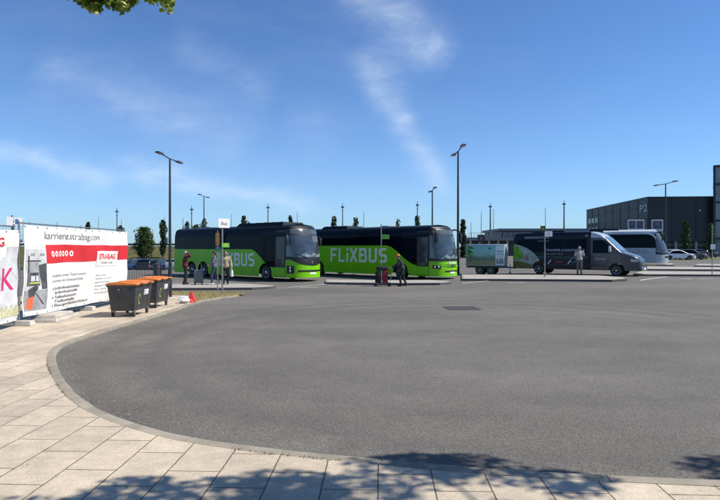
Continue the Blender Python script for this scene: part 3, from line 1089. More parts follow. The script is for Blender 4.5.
# ---------------------------------------------------------------- coaches
def make_coach(label, loc, rotz, sp):
    """sp: L, axles (from the rear), tz (roof), paint, word (x0, x1, z0, h), style"""
    L, hw, tz = sp['L'], 1.275, sp.get('tz', 3.5)
    bul, ex = sp.get('bulge', .72), sp.get('ex', 2.3)
    belt = sp.get('belt', 1.70)
    root = thing('coach', label, 'coach', loc, rotz)
    ARCH = .60
    zskirt = .25
    # plan outline (right half): rear centre, rear corner, side, front curve
    P = [(0, 0), (0, -.5), (0, -hw + .22)]
    for i in range(1, 7):
        a = i / 6 * math.pi / 2
        P.append((.22 - .22 * math.cos(a), -hw + .22 - .22 * math.sin(a)))
    side = set(np.arange(.35, L - bul, .22).round(3).tolist())
    for ax in sp['axles']:
        for k in range(-9, 10):
            side.add(round(ax + ARCH * math.sin(k / 9 * math.pi / 2), 3))
    side = sorted(s_ for s_ in side if .3 < s_ < L - bul)
    P += [(s_, -hw) for s_ in side]
    for i in range(0, 25):
        a = i / 24 * math.pi / 2
        P.append((L - bul + bul * math.sin(a) ** (2 / ex), -hw * max(0, math.cos(a)) ** (2 / ex)))
    P = np.array(P)
    d = np.diff(P, axis=0); ln = np.hypot(d[:, 0], d[:, 1])
    s = np.concatenate([[0], np.cumsum(ln)])
    k0 = 3 + 5
    s = s - s[k0] + P[k0, 0]                        # s equals x along the straight side
    SM = s[-1]
    tang = np.gradient(P, s, axis=0)
    nrm = np.column_stack([tang[:, 1], -tang[:, 0]])
    nrm /= np.linalg.norm(nrm, axis=1)[:, None]
    nrm[-1] = (1, 0); nrm[0] = (-1, 0)
    prof = [(0, 0), (1.2, 0), (2.9, .055), (tz - .42, .085), (tz - .24, .14), (tz - .12, .24), (tz - .05, .42), (tz - .01, .75), (tz + .015, 1.05), (tz + .02, hw - .002)]
    pz, pin = [p[0] for p in prof], [p[1] for p in prof]
    rk = sp.get('rake', .16)

    def rake(z):
        return rk * max(0.0, z - 1.15) ** 1.45

    def surf(t, z, off=0.0, inset=None):
        sv = SM - abs(t)
        x = np.interp(sv, s, P[:, 0]); y = np.interp(sv, s, P[:, 1])
        nx = np.interp(sv, s, nrm[:, 0]); ny = np.interp(sv, s, nrm[:, 1])
        i = np.interp(z, pz, pin) if inset is None else inset
        w = max(0.0, nx)
        X = x - rake(z) * w - nx * i * (1 if nx > 0 else .4) + nx * off
        Y = y * (1 - i / hw) + ny * off
        return Vector((X - L / 2, -Y if t > 0 else Y, z))

    def zb(sv, x):
        b = zskirt
        for ax in sp['axles']:
            if abs(x - ax) < ARCH:
                b = max(b, .50 + math.sqrt(max(0, ARCH ** 2 - (x - ax) ** 2)))
        return b
    # body shell
    ts = [-(SM - v) for v in s] + [(SM - v) for v in s[::-1][1:]]
    mb = MB(); cols = []
    zr = sorted(set([.0, .12, .3, .5, .7, .85, 1.0]))
    for t in ts:
        sv = SM - abs(t); x = float(np.interp(sv, s, P[:, 0])); y = float(np.interp(sv, s, P[:, 1]))
        b = zb(sv, x) if y < -hw + .01 else zskirt
        col = [surf(t, b + (belt - b) * f) for f in zr]
        col += [surf(t, z) for z in (2.2, 2.6, 2.9)] + [surf(t, z, 0, i) for z, i in prof[3:]]
        cols.append(col)
    nr = len(cols[0]); vs = [p for c in cols for p in c]; nc = len(cols)
    for i in range(nc - 1):
        for j in range(nr - 1):
            up = j >= len(zr) - 1
            xm = (vs[i * nr + j].x + vs[(i + 1) * nr + j].x) / 2 + L / 2
            mi = sp['matfn'](xm, up, j - len(zr))
            mb.f.append((i * nr + j, (i + 1) * nr + j, (i + 1) * nr + j + 1, i * nr + j + 1)); mb.m.append(mi)
    mb.v = [tuple(p) for p in vs]
    # floor pan
    mb.add([(-L / 2 + .1, -hw + .02, .42), (L / 2 - bul, -hw + .02, .42), (L / 2 - bul, hw - .02, .42), (-L / 2 + .1, hw - .02, .42)], [(0, 1, 2, 3)], 2)
    for ax in sp['axles']:     # dark wheel housings
        for sg in (-1, 1):
            mb.box(ax - L / 2 - ARCH - .02, ax - L / 2 + ARCH + .02, sg * (hw - .5) - .02, sg * (hw - .5) + .02, .4, 1.15, 2)
    mb.build('body', sp['mats'], root, smooth=True, clean=True)

    def patch(name, t0, t1, zlo, zhi, m, parent=root, off=.008, nt=None, nz=6, smooth=True):
        nt = nt or max(2, int(abs(t1 - t0) / .12))
        mb = MB(); grid = []
        for i in range(nt + 1):
            t = t0 + (t1 - t0) * i / nt
            a = zlo(t) if callable(zlo) else zlo
            b = zhi(t) if callable(zhi) else zhi
            grid.append([surf(t, a + (b - a) * j / nz, off) for j in range(nz + 1)])
        vs = [p for c in grid for p in c]; m_ = nz + 1
        fs = [(i * m_ + j, (i + 1) * m_ + j, (i + 1) * m_ + j + 1, i * m_ + j + 1) for i in range(nt) for j in range(nz)]
        ring = [i * m_ for i in range(nt + 1)] + [nt * m_ + j for j in range(1, m_)] + [i * m_ + nz for i in range(nt - 1, -1, -1)] + [j for j in range(nz - 1, 0, -1)]
        o0 = len(vs)
        ctr = Vector((0, 0, 1.6))
        for q in ring:
            p = vs[q]; n_ = Vector((0, p.y, 0)).normalized() if abs(p.y) > 1.0 else Vector((1, 0, 0)) * (1 if p.x > 0 else -1)
            vs.append(p - n_ * (off + .012))
        for i in range(len(ring)):
            j = (i + 1) % len(ring)
            fs.append((ring[i], o0 + i, o0 + j, ring[j]))
        mb.add(vs, fs)
        return mb.build(name, m, parent, smooth=smooth)

    def T(x):            # signed outline position of a point at x on the right side
        return x - SM
    X1 = L - bul
    sw0, sw1, swz = sp.get('swoosh', (L - 4.0, L - 1.75, .82))

    def zl(t):
        x = SM - abs(t)
        return belt + (swz - belt) * sst(sw0, sw1, x) + .0
    top = tz - .36
    if sp.get('band', True):
        for sg in (1, -1):
            patch('window_band', sg * (.28 - SM), sg * (X1 - SM + .02), zl, top, m_glass, off=.006)
        # slim joints between the panes
        for sg in (-1, 1):
            for x in np.arange(1.9, L - 2.0, 1.62):
                mb = MB()
                t = sg * (SM - x)
                p, q = surf(t, zl(t) + .05, .0085), surf(t, top - .05, .0085)
                w = .014
                mb.add([p + Vector((-w, 0, 0)), p + Vector((w, 0, 0)), q + Vector((w, 0, 0)), q + Vector((-w, 0, 0))], [(0, 1, 2, 3)])
                mb.build('pane_joint', mat('pane_seal', (.02, .024, .03), .5), root)
        patch('rear_window', -(SM - s[2]), -(SM - s[0]) , 1.75, top, m_glass, off=.006, nt=6)
        patch('rear_window', (SM - s[0]), (SM - s[2]), 1.75, top, m_glass, off=.006, nt=6)
    # front door on the right, with two panes
    dk = sp.get('door', True)
    if dk:
        dr = patch('door', T(X1 - .92), T(X1 + .02), .31, top - .02, m_black, off=.012, nt=10) if sp['style'] != 'flat' else None
        if dr:
            patch('door_pane', T(X1 - .80), T(X1 - .08), 1.36, top - .42, m_pane, dr, off=.018, nt=6)
            patch('lower_pane', T(X1 - .76), T(X1 - .20), lambda t: .92 + .0 * t, 1.26, m_pane, dr, off=.018, nt=6)
            patch('door_panel', T(X1 - .90), T(X1), .33, .86, sp['mats'][0], dr, off=.018, nt=6)
            mb = MB(); p = surf(T(X1 - .12), 1.25, .03)
            mb.tube([p + Vector((0, 0, -.2)), p + Vector((0, -.035, -.15)), p + Vector((0, -.035, .15)), p + Vector((0, 0, .2))], .012, 6)
            mb.build('handle', m_chrome, dr)
    # windscreen wraps round the front
    wt = SM - X1 - .10
    wz = sp.get('wz', (1.22, tz - .38))
    patch('windscreen_surround', -(wt + .08), wt + .08, wz[0] - .10, wz[1] + .22, m_black, off=.010, nt=40, nz=12)
    ws = patch('windscreen', -wt, wt, lambda t: wz[0] + .02 + .10 * (abs(t) / wt) ** 3, wz[1] - .30, m_wind, off=.018, nt=40, nz=10)
    patch('destination_display', -wt * .80, wt * .80, wz[1] - .24, wz[1] + .06, mat('display_glass', (.075, .09, .10), .1, var=.3, vscale=3), off=.018, nt=24, nz=4)
    # things seen behind the glass: dashboard papers and sun blind
    patch('sun_blind', wt * .15, wt * .72, wz[1] - .72, wz[1] - .36, mat('blind', (.10, .115, .125), .35), ws, off=.022, nt=10, nz=3)
    patch('dashboard', -wt * .55, wt * .55, lambda t: wz[0] + .07, lambda t: wz[0] + .24 + .06 * math.sin(t * 9) + .03 * math.sin(t * 23), mat('dashboard_tone', (.16, .21, .22), .3, var=.6, vscale=4), ws, off=.022, nt=30, nz=3)
    for sg in (-1, 1):
        mb = MB()
        a = [surf(sg * wt * (.10 + .5 * k / 5) - .25, wz[0] + .03 + .07 * k, .04) for k in range(6)]
        mb.tube(a, .014, 5)
        mb.build('wiper', m_black, root)
    # front mask
    st = sp['style']
    if st == 'slant':
        patch('grille', -wt * .80, wt * .80, lambda t: 1.32 - .34 * (1 - (abs(t) / (wt * .8)) ** 2), 1.37, m_black, off=.016, nt=30, nz=4)
        mb = MB()
        a, b = surf(.42, 1.07, .026), surf(-.55, 1.30, .026)
        q = ribbon([(0, 0), (1, 0)], 1)
        dz = Vector((0, 0, .028))
        mb.add([a - dz, b - dz, b + dz, a + dz], [(0, 1, 2, 3)])
        mb.add([surf(-.50, 1.315, .024), surf(-wt * .75, 1.345, .024), surf(-wt * .75, 1.36, .024), surf(-.50, 1.34, .024)], [(0, 1, 2, 3)])
        mb.add([surf(.30, 1.33, .024), surf(wt * .75, 1.345, .024), surf(wt * .75, 1.36, .024), surf(.30, 1.35, .024)], [(0, 1, 2, 3)])
        bd = MB(); bd.lathe([(.055, 0), (.085, 0), (.085, .012), (.055, .012)], 20, 0, Matrix.Translation(surf(-.06, 1.18, .02)) @ Matrix.Rotation(R(90), 4, 'Y'))
        mb.add(bd.v, bd.f)
        mb.build('emblem', m_chrome, root)
        patch('lower_intake', -wt * .56, wt * .56, lambda t: .60 + .03 * (abs(t) / wt), .715, m_black, off=.014, nt=20, nz=2)
        for sg in (-1, 1):
            hl = patch('headlight', sg * wt * .70, sg * wt * .98, lambda t: .46 + .06 * abs(t) / wt, lambda t: .84 + .16 * abs(t) / wt, m_black, off=.016, nt=8, nz=4)
            mb = MB()
            for zz in (.62, .80):
                p = surf(sg * wt * .83, zz + .04, .022)
                mb.ball(p, .085, (.5, 1, 1), 8)
            mb.build('lens', m_lamp, hl, smooth=True)
        patch('number_plate', -.26, .26, .45, .555, m_plate, off=.018, nt=4, nz=1)
    elif st == 'fold':
        patch('grille', -wt * .30, wt * .30, lambda t: .80, 1.02, mat('shadow_green', (.05, .17, .01), .4), off=.010, nt=16, nz=4)
        for sg in (-1, 1):
            for zz, w in ((.88, .03), (.98, .02)):
                mb = MB()
                q = [surf(sg * wt * f, zz + .10 * f, .018) for f in (.12, .35, .6)]
                mb.tube(q, w * .5, 5)
                mb.build('grille_bar', m_green, root)
        mb = MB()
        mb.lathe([(.075, 0), (.105, 0), (.105, .014), (.075, .014)], 20, 0, Matrix.Translation(surf(.0, .93, .016)) @ Matrix.Rotation(R(90), 4, 'Y'))
        for k in range(3):
            a = R(90 + 120 * k); c = surf(0, .93, .024)
            mb.cyl(c, c + Vector((0, math.cos(a) * .09, math.sin(a) * .09)), .012, .006, 6)
        mb.build('emblem', m_chrome, root)
        patch('lower_intake', -wt * .40, wt * .40, .52, .62, m_black, off=.014, nt=16, nz=2)
        for sg in (-1, 1):
            hl = patch('headlight', sg * wt * .58, sg * wt * .90, lambda t: .72 + .10 * (abs(t) / wt - .58), lambda t: .90 + .20 * (abs(t) / wt - .58), m_black, off=.016, nt=8, nz=4)
            mb = MB()
            for ff in (.66, .80):
                mb.ball(surf(sg * wt * ff, .84, .02), .07, (.5, 1, 1), 8)
            mb.build('lens', m_lamp, hl, smooth=True)
        patch('number_plate', -.26, .26, .42, .53, m_plate, off=.018, nt=4, nz=1)
        mb = MB()
        put_text(mb, 'FLIXBUS', .21, lambda a, b: surf(a - .0, 1.02 + b, .022), 0, .006, 'CENTER')
        mb.build('lettering', m_plate, root)
    else:
        for sg in (-1, 1):
            hl = patch('headlight', sg * wt * .62, sg * wt * .94, .66, .88, m_lamp, off=.016, nt=8, nz=3)
        patch('number_plate', -.26, .26, .42, .53, m_plate, off=.018, nt=4, nz=1)
        patch('grille', -wt * .5, wt * .5, .75, .95, m_black, off=.012, nt=12, nz=3)
    # mirrors
    for sg in (-1, 1):
        mb = MB()
        a = surf(sg * wt * 1.02, tz - .34, 0.0)
        if sp.get('ears'):
            fwd = .62
            pts = [a, a + Vector((fwd * .45, sg * .06, .06)), a + Vector((fwd * .85, sg * .16, -.02)), a + Vector((fwd, sg * .20, -.22))]
            mb.tube(pts, [.055, .05, .05, .06], 8)
            mb.build('mirror_arm', m_black, root, smooth=True)
            mb = MB(); c = pts[-1] + Vector((.0, 0, -.22))
            mb.taper(c.x - .07, c.x + .08, c.y - .11, c.y + .11, c.z - .36, c.x - .09, c.x + .11, c.y - .13, c.y + .13, c.z + .26)
            mb.build('mirror', m_black, root, bevel=.04, smooth=True)
        else:
            a = surf(sg * wt * 1.0, tz - .75, 0.0)
            pts = [a, a + Vector((.22, sg * .14, .02)), a + Vector((.28, sg * .20, -.12))]
            mb.tube(pts, .028, 7)
            mb.build('mirror_arm', m_black, root, smooth=True)
            mb = MB(); c = pts[-1] + Vector((0, 0, -.16))
            mb.taper(c.x - .05, c.x + .05, c.y - .09, c.y + .09, c.z - .26, c.x - .07, c.x + .06, c.y - .10, c.y + .10, c.z + .18)
            mb.build('mirror', m_black, root, bevel=.03, smooth=True)
    # wheels
    for i, ax in enumerate(sp['axles']):
        for sg in (-1, 1):
            wy = sg * (hw - .20)
            rot = Matrix.Translation((ax - L / 2, wy, .505)) @ Matrix.Rotation(R(90) * -sg * -1, 4, 'X') if False else Matrix.Translation((ax - L / 2, wy, .505)) @ Matrix.Rotation(R(90 * sg) * -1, 4, 'X')
            mb = MB()
            mb.lathe([(.29, -.14), (.46, -.15), (.495, -.12), (.505, -.06), (.505, .06), (.495, .12), (.45, .15), (.30, .13)], 32, 0, rot)
            wh = mb.build('wheel', m_rub, root, smooth=True)
            mb = MB()
            dish = .05 if i > 0 or len(sp['axles']) == 1 else .05
            mb.lathe([(.30, .10), (.305, .14), (.28, .135), (.25, .07), (.16, .06), (.14, .13), (.09, .15), (.02, .155)], 28, 0, rot)
            for k in range(10):
                a = k / 10 * 2 * math.pi
                c = rot @ Vector((math.cos(a) * .20, math.sin(a) * .20, .065)); e = rot @ Vector((math.cos(a) * .20, math.sin(a) * .20, .10))
                mb.cyl(c, e, .017, .015, 6)
            mb.build('rim', m_rim, wh, smooth=True)
    # luggage flap joints, fuel flap, marker lamps on the lower sides
    for sg in (-1, 1):
        mb = MB()
        xsj = [x for x in np.arange(2.6, L - 2.6, 1.15) if all(abs(x - a) > .75 for a in sp['axles'])]
        for x in xsj:
            t = sg * (SM - x); p, q = surf(t, .42, .004), surf(t, belt - .55, .004)
            mb.add([p + Vector((-.006, 0, 0)), p + Vector((.006, 0, 0)), q + Vector((.006, 0, 0)), q + Vector((-.006, 0, 0))], [(0, 1, 2, 3)])
        tA, tB = sg * (SM - xsj[0]), sg * (SM - xsj[-1])
        p, q = surf(tA, belt - .55, .0045), surf(tB, belt - .55, .0045)
        mb.add([p, q, q + Vector((0, 0, .012)), p + Vector((0, 0, .012))], [(0, 1, 2, 3)])
        mb.build('flap_joint', m_black, root)
        for x in np.arange(1.2, L - 1.5, 2.3):
            if any(abs(x - a) < .8 for a in sp['axles']): continue
            mb = MB()
            p = surf(sg * (SM - x), .62, .004)
            mb.box(p.x - .05, p.x + .05, min(p.y, p.y + .012 * sg), max(p.y, p.y + .012 * sg), p.z - .02, p.z + .02)
            mb.build('marker_lamp', mat('amber_lamp', (.65, .22, .02), .3), root)
        mb = MB()
        p = surf(sg * (SM - .0), 1.0, .0)
        mb.box(-L / 2 - .015, -L / 2 + .03, sg * 1.0 - .12, sg * 1.0 + .12, .75, 1.35)
        mb.build('tail_light', mat('tail_lamp', (.45, .02, .02), .25), root)
    # roof equipment
    for x0, x1, w, h in sp.get('roof', []):
        mb = MB()
        mb.taper(x0 - L / 2, x1 - L / 2, -w, w, tz - .08, x0 - L / 2 + .25, x1 - L / 2 - .12, -w + .12, w - .12, tz + h)
        for k in range(6):
            xx = x0 - L / 2 + .45 + k * (x1 - x0 - .9) / 5
            mb.box(xx - .04, xx + .04, -w + .2, w - .2, tz + h + .001, tz + h + .02, 1)
        mb.build('roof_unit', [sp['mats'][1] if len(sp['mats']) > 1 else m_navy, m_black], root, bevel=.04)
    for x in sp.get('hatch', []):
        mb = MB(); mb.box(x - L / 2 - .35, x - L / 2 + .35, -.35, .35, tz - .02, tz + .07)
        mb.build('roof_hatch', mat('grey_hatch', (.18, .19, .2), .5), root, bevel=.02)
    if sp.get('word'):
        x0, x1, z0, h = sp['word']
        mb = MB()
        bus_word(mb, lambda a, b: surf(T(a), b, .011), x0, x1, z0, h)
        mb.build('lettering', m_white, root)
    return root, surf, T, patch


def flix_mat(xm, up, j):
    return 1 if up else 0


m_roofd = mat('dark_roof_paint', (.008, .012, .018), .36, spec=.12)
h1 = Vector((math.cos(R(40)), -math.sin(R(40)))); n1 = Vector((-math.sin(R(40)), -math.cos(R(40))))
L1 = 13.6
c1 = Vector((-4.27, 32.5)) - n1 * 1.275 - h1 * (L1 / 2 - .75)
E1 = L1 - .75                         # the front corner of the straight side
make_coach('green coach with slanted bar emblem and three axles, nearest to the lamp post', (c1.x, c1.y, 0.0), R(-40), dict(
    L=L1, axles=[E1 - 10.4, E1 - 8.95, E1 - 2.2], tz=3.52, mats=[m_green, m_roofd, m_black], matfn=flix_mat, style='slant', belt=1.97, bulge=1.1, ex=2.15,
    word=(E1 - 7.75, E1 - 3.25, .86, .86), roof=[(E1 - 5.6, E1 - .9, .95, .16)], hatch=[3.0], swoosh=(E1 - 3.7, E1 - 1.5, .86), wz=(1.44, 3.14), rake=.15))
h2 = Vector((math.cos(R(43)), -math.sin(R(43)))); n2 = Vector((-math.sin(R(43)), -math.cos(R(43))))
c2 = Vector((4.55, 33.6)) - n2 * 1.275 - h2 * (L1 / 2 - .6)
E2 = L1 - .6
make_coach('green coach with long drooping mirrors, parked behind the man with the luggage cart', (c2.x, c2.y, gz(c2.x, c2.y) + .02), R(-43), dict(
    L=L1, axles=[E2 - 10.5, E2 - 2.6], tz=3.50, mats=[m_green, m_roofd, m_black], matfn=flix_mat, style='fold', ears=True, belt=2.20,
    word=(E2 - 9.2, E2 - 3.75, 1.03, 1.0), roof=[(2.4, 5.2, .95, .14)], hatch=[8.2], swoosh=(E2 - 3.9, E2 - 1.2, .92), wz=(1.30, 3.12), rake=.13, bulge=.95, ex=2.1))

# silver coach behind the van
m_silver = mat('silver_coach_paint', (.33, .40, .45), .30, .15, coat=.4)
m_wcoach = mat('white_coach_paint', (.56, .60, .62), .3, coat=.4)
h3 = Vector((math.cos(R(33)), -math.sin(R(33)))); n3 = Vector((-math.sin(R(33)), -math.cos(R(33))))
c3 = Vector((29.9, 53.5)) - n3 * 1.275 - h3 * (12.4 / 2 - .5)


def sil_mat(xm, up, j):
    if xm < 6.6: return 1
    return 3 if (up and j >= 3) else 0


rt, surf3, T3, patch3 = make_coach('silver coach with white curved roof edge, parked behind the dark van', (c3.x, c3.y, .30), R(-33), dict(
    L=12.4, axles=[3.2, 9.6], tz=3.62, mats=[m_silver, m_navy, m_black, m_wcoach], matfn=sil_mat, style='plain', belt=1.75, ears=True, bulge=1.05, ex=2.0, rake=.26,
    swoosh=(11.2, 11.9, 1.75), wz=(1.2, 3.2), roof=[(5.0, 8.0, .9, .14)], hatch=[], door=False))
mb = MB()
for a, b in zip(np.linspace(0, 1, 16)[:-1], np.linspace(0, 1, 16)[1:]):
    def arc(f):
        if f < .3: return (6.7 + .75 * f / .3, 1.75 + 1.5 * (1 - f / .3))
        return None
    pass
pts = [(7.25, 1.70), (6.95, 2.4), (6.72, 3.28), (7.6, 3.33), (9.2, 3.33), (10.4, 3.28), (11.1, 3.1), (11.45, 2.7), (11.6, 2.1)]
pts = smooth_line(pts, 2)
for q in ribbon(pts, .17):
    mb.add([surf3(T3(p.x), p.y, .016) for p in q], [(0, 1, 2, 3)])
mb.build('white_trim', m_wcoach, rt)
mb = MB(); put_text(mb, 'OZONS', .60, lambda a, b: surf3(T3(8.3 + a), 1.22 + b, .012), 0, .0, sx=1.1)
mb.build('lettering', mat('blue_grey_lettering', (.14, .18, .23), .5), rt)


# ---------------------------------------------------------------- station-lofted vehicles (van, cars)
def station_body(name, xs, zlo, zhi, hwf, belt, tum, mats, parent, matfn=None, round_=.10):
    mb = MB(); rings = []
    fr = [0, .12, .3, .5, .68, .82, .92]
    for x in xs:
        a, b, w = zlo(x), zhi(x), hwf(x)

        def yy(z):
            return w * (1 - tum * max(0, z - belt))
        r = min(round_, (b - a) * .25)
        half = [(yy(a + (b - r - a) * f), a + (b - r - a) * f) for f in fr]
        y0 = yy(b - r)
        for k in range(0, 5):
            t = k / 4 * math.pi / 2
            half.append((y0 - r * 1.3 * (1 - math.cos(t)), b - r + r * math.sin(t)))
        half.append((y0 * .45, b + .018)); half.append((0, b + .022))
        ring = [(x, -y, z) for y, z in half] + [(x, y, z) for y, z in half[-2::-1]]
        rings.append(ring)
    n = len(rings[0]); vs = [p for r in rings for p in r]
    mb.v = vs
    for i in range(len(xs) - 1):
        for j in range(n - 1):
            mb.f.append((i * n + j, (i + 1) * n + j, (i + 1) * n + j + 1, i * n + j + 1))
            mb.m.append(matfn((xs[i] + xs[i + 1]) / 2, vs[i * n + j][2], j) if matfn else 0)
    mb.f += [tuple(range(n)), tuple(range((len(xs) - 1) * n, len(xs) * n))]; mb.m += [0, 0]
    mb.f += [(i * n, i * n + n - 1, (i + 1) * n + n - 1, (i + 1) * n) for i in range(len(xs) - 1)]; mb.m += [len(mats) - 1] * (len(xs) - 1)
    o = mb.build(name, mats, parent, smooth=True)

    def side(x, z, sg, off):
        return Vector((x, sg * (hwf(x) * (1 - tum * max(0, z - belt)) + off), z))

    def topp(x, fy, off):
        b = zhi(x); e = .02
        sl = (zhi(x + e) - zhi(x - e)) / (2 * e)
        nn = Vector((-sl, 0, 1)).normalized()
        w = hwf(x) * (1 - tum * max(0, b - belt)) - round_ * 1.05
        cam_ = .022 * (1 - fy * fy)
        return Vector((x, fy * w, b + cam_)) + nn * off
    return o, side, topp


def side_patch(name, side, sg, x0, x1, lo, hi, m, parent, off=.008, nx=10, nz=5):
    mb = MB(); vs = []
    for i in range(nx + 1):
        x = x0 + (x1 - x0) * i / nx
        a = lo(x) if callable(lo) else lo; b = hi(x) if callable(hi) else hi
        for j in range(nz + 1):
            vs.append(side(x, a + (b - a) * j / nz, sg, off))
    k = nz + 1
    fs = [(i * k + j, (i + 1) * k + j, (i + 1) * k + j + 1, i * k + j + 1) for i in range(nx) for j in range(nz)]
    n0 = len(vs)
    ring = [i * k for i in range(nx + 1)] + [nx * k + j for j in range(1, k)] + [i * k + nz for i in range(nx - 1, -1, -1)] + [j for j in range(nz - 1, 0, -1)]
    vs += [vs[q] - Vector((0, sg * (off + .01), 0)) for q in ring]
    fs += [(ring[i], n0 + i, n0 + (i + 1) % len(ring), ring[(i + 1) % len(ring)]) for i in range(len(ring))]
    mb.add(vs, fs)
    return mb.build(name, m, parent, smooth=True)


def top_patch(name, topp, x0, x1, f0, f1, m, parent, off=.008, nx=10, ny=8):
    mb = MB(); vs = []
    for i in range(nx + 1):
        for j in range(ny + 1):
            vs.append(topp(x0 + (x1 - x0) * i / nx, f0 + (f1 - f0) * j / ny, off))
    k = ny + 1
    fs = [(i * k + j, (i + 1) * k + j, (i + 1) * k + j + 1, i * k + j + 1) for i in range(nx) for j in range(ny)]
    n0 = len(vs)
    ring = [i * k for i in range(nx + 1)] + [nx * k + j for j in range(1, k)] + [i * k + ny for i in range(nx - 1, -1, -1)] + [j for j in range(ny - 1, 0, -1)]
    vs += [vs[q] - Vector((0, 0, off + .01)) for q in ring]
    fs += [(ring[i], n0 + i, n0 + (i + 1) % len(ring), ring[(i + 1) % len(ring)]) for i in range(len(ring))]
    mb.add(vs, fs)
    return mb.build(name, m, parent, smooth=True)


def car_wheel(parent, x, y, r, sg, w=.11, rim=m_rim):
    rot = Matrix.Translation((x, y, r)) @ Matrix.Rotation(R(90 * sg) * -1, 4, 'X')
    mb = MB(); mb.lathe([(r * .62, -w), (r * .93, -w), (r, -w * .6), (r, w * .6), (r * .93, w), (r * .64, w * .9)], 24, 0, rot)
    wh = mb.build('wheel', m_rub, parent, smooth=True)
    mb = MB(); mb.lathe([(r * .64, w * .7), (r * .66, w), (r * .60, w * .95), (r * .52, w * .55), (r * .25, w * .6), (r * .2, w * .95), (.01, w)], 22, 0, rot)
    for k in range(6):
        a = k / 6 * 2 * math.pi
        mb.cyl(rot @ Vector((math.cos(a) * r * .18, math.sin(a) * r * .18, w * .72)), rot @ Vector((math.cos(a) * r * .58, math.sin(a) * r * .58, w * .85)), r * .07, r * .05, 5)
    mb.build('rim', rim, wh, smooth=True)
    return wh


def linf(pts):
    X, Z = [p[0] for p in pts], [p[1] for p in pts]
    return lambda x: float(np.interp(x, X, Z))


# the dark shuttle van
def mat_van_body():
    return mat('dark_blue_van_paint', (.005, .008, .018), .3, spec=.25, var=.1)


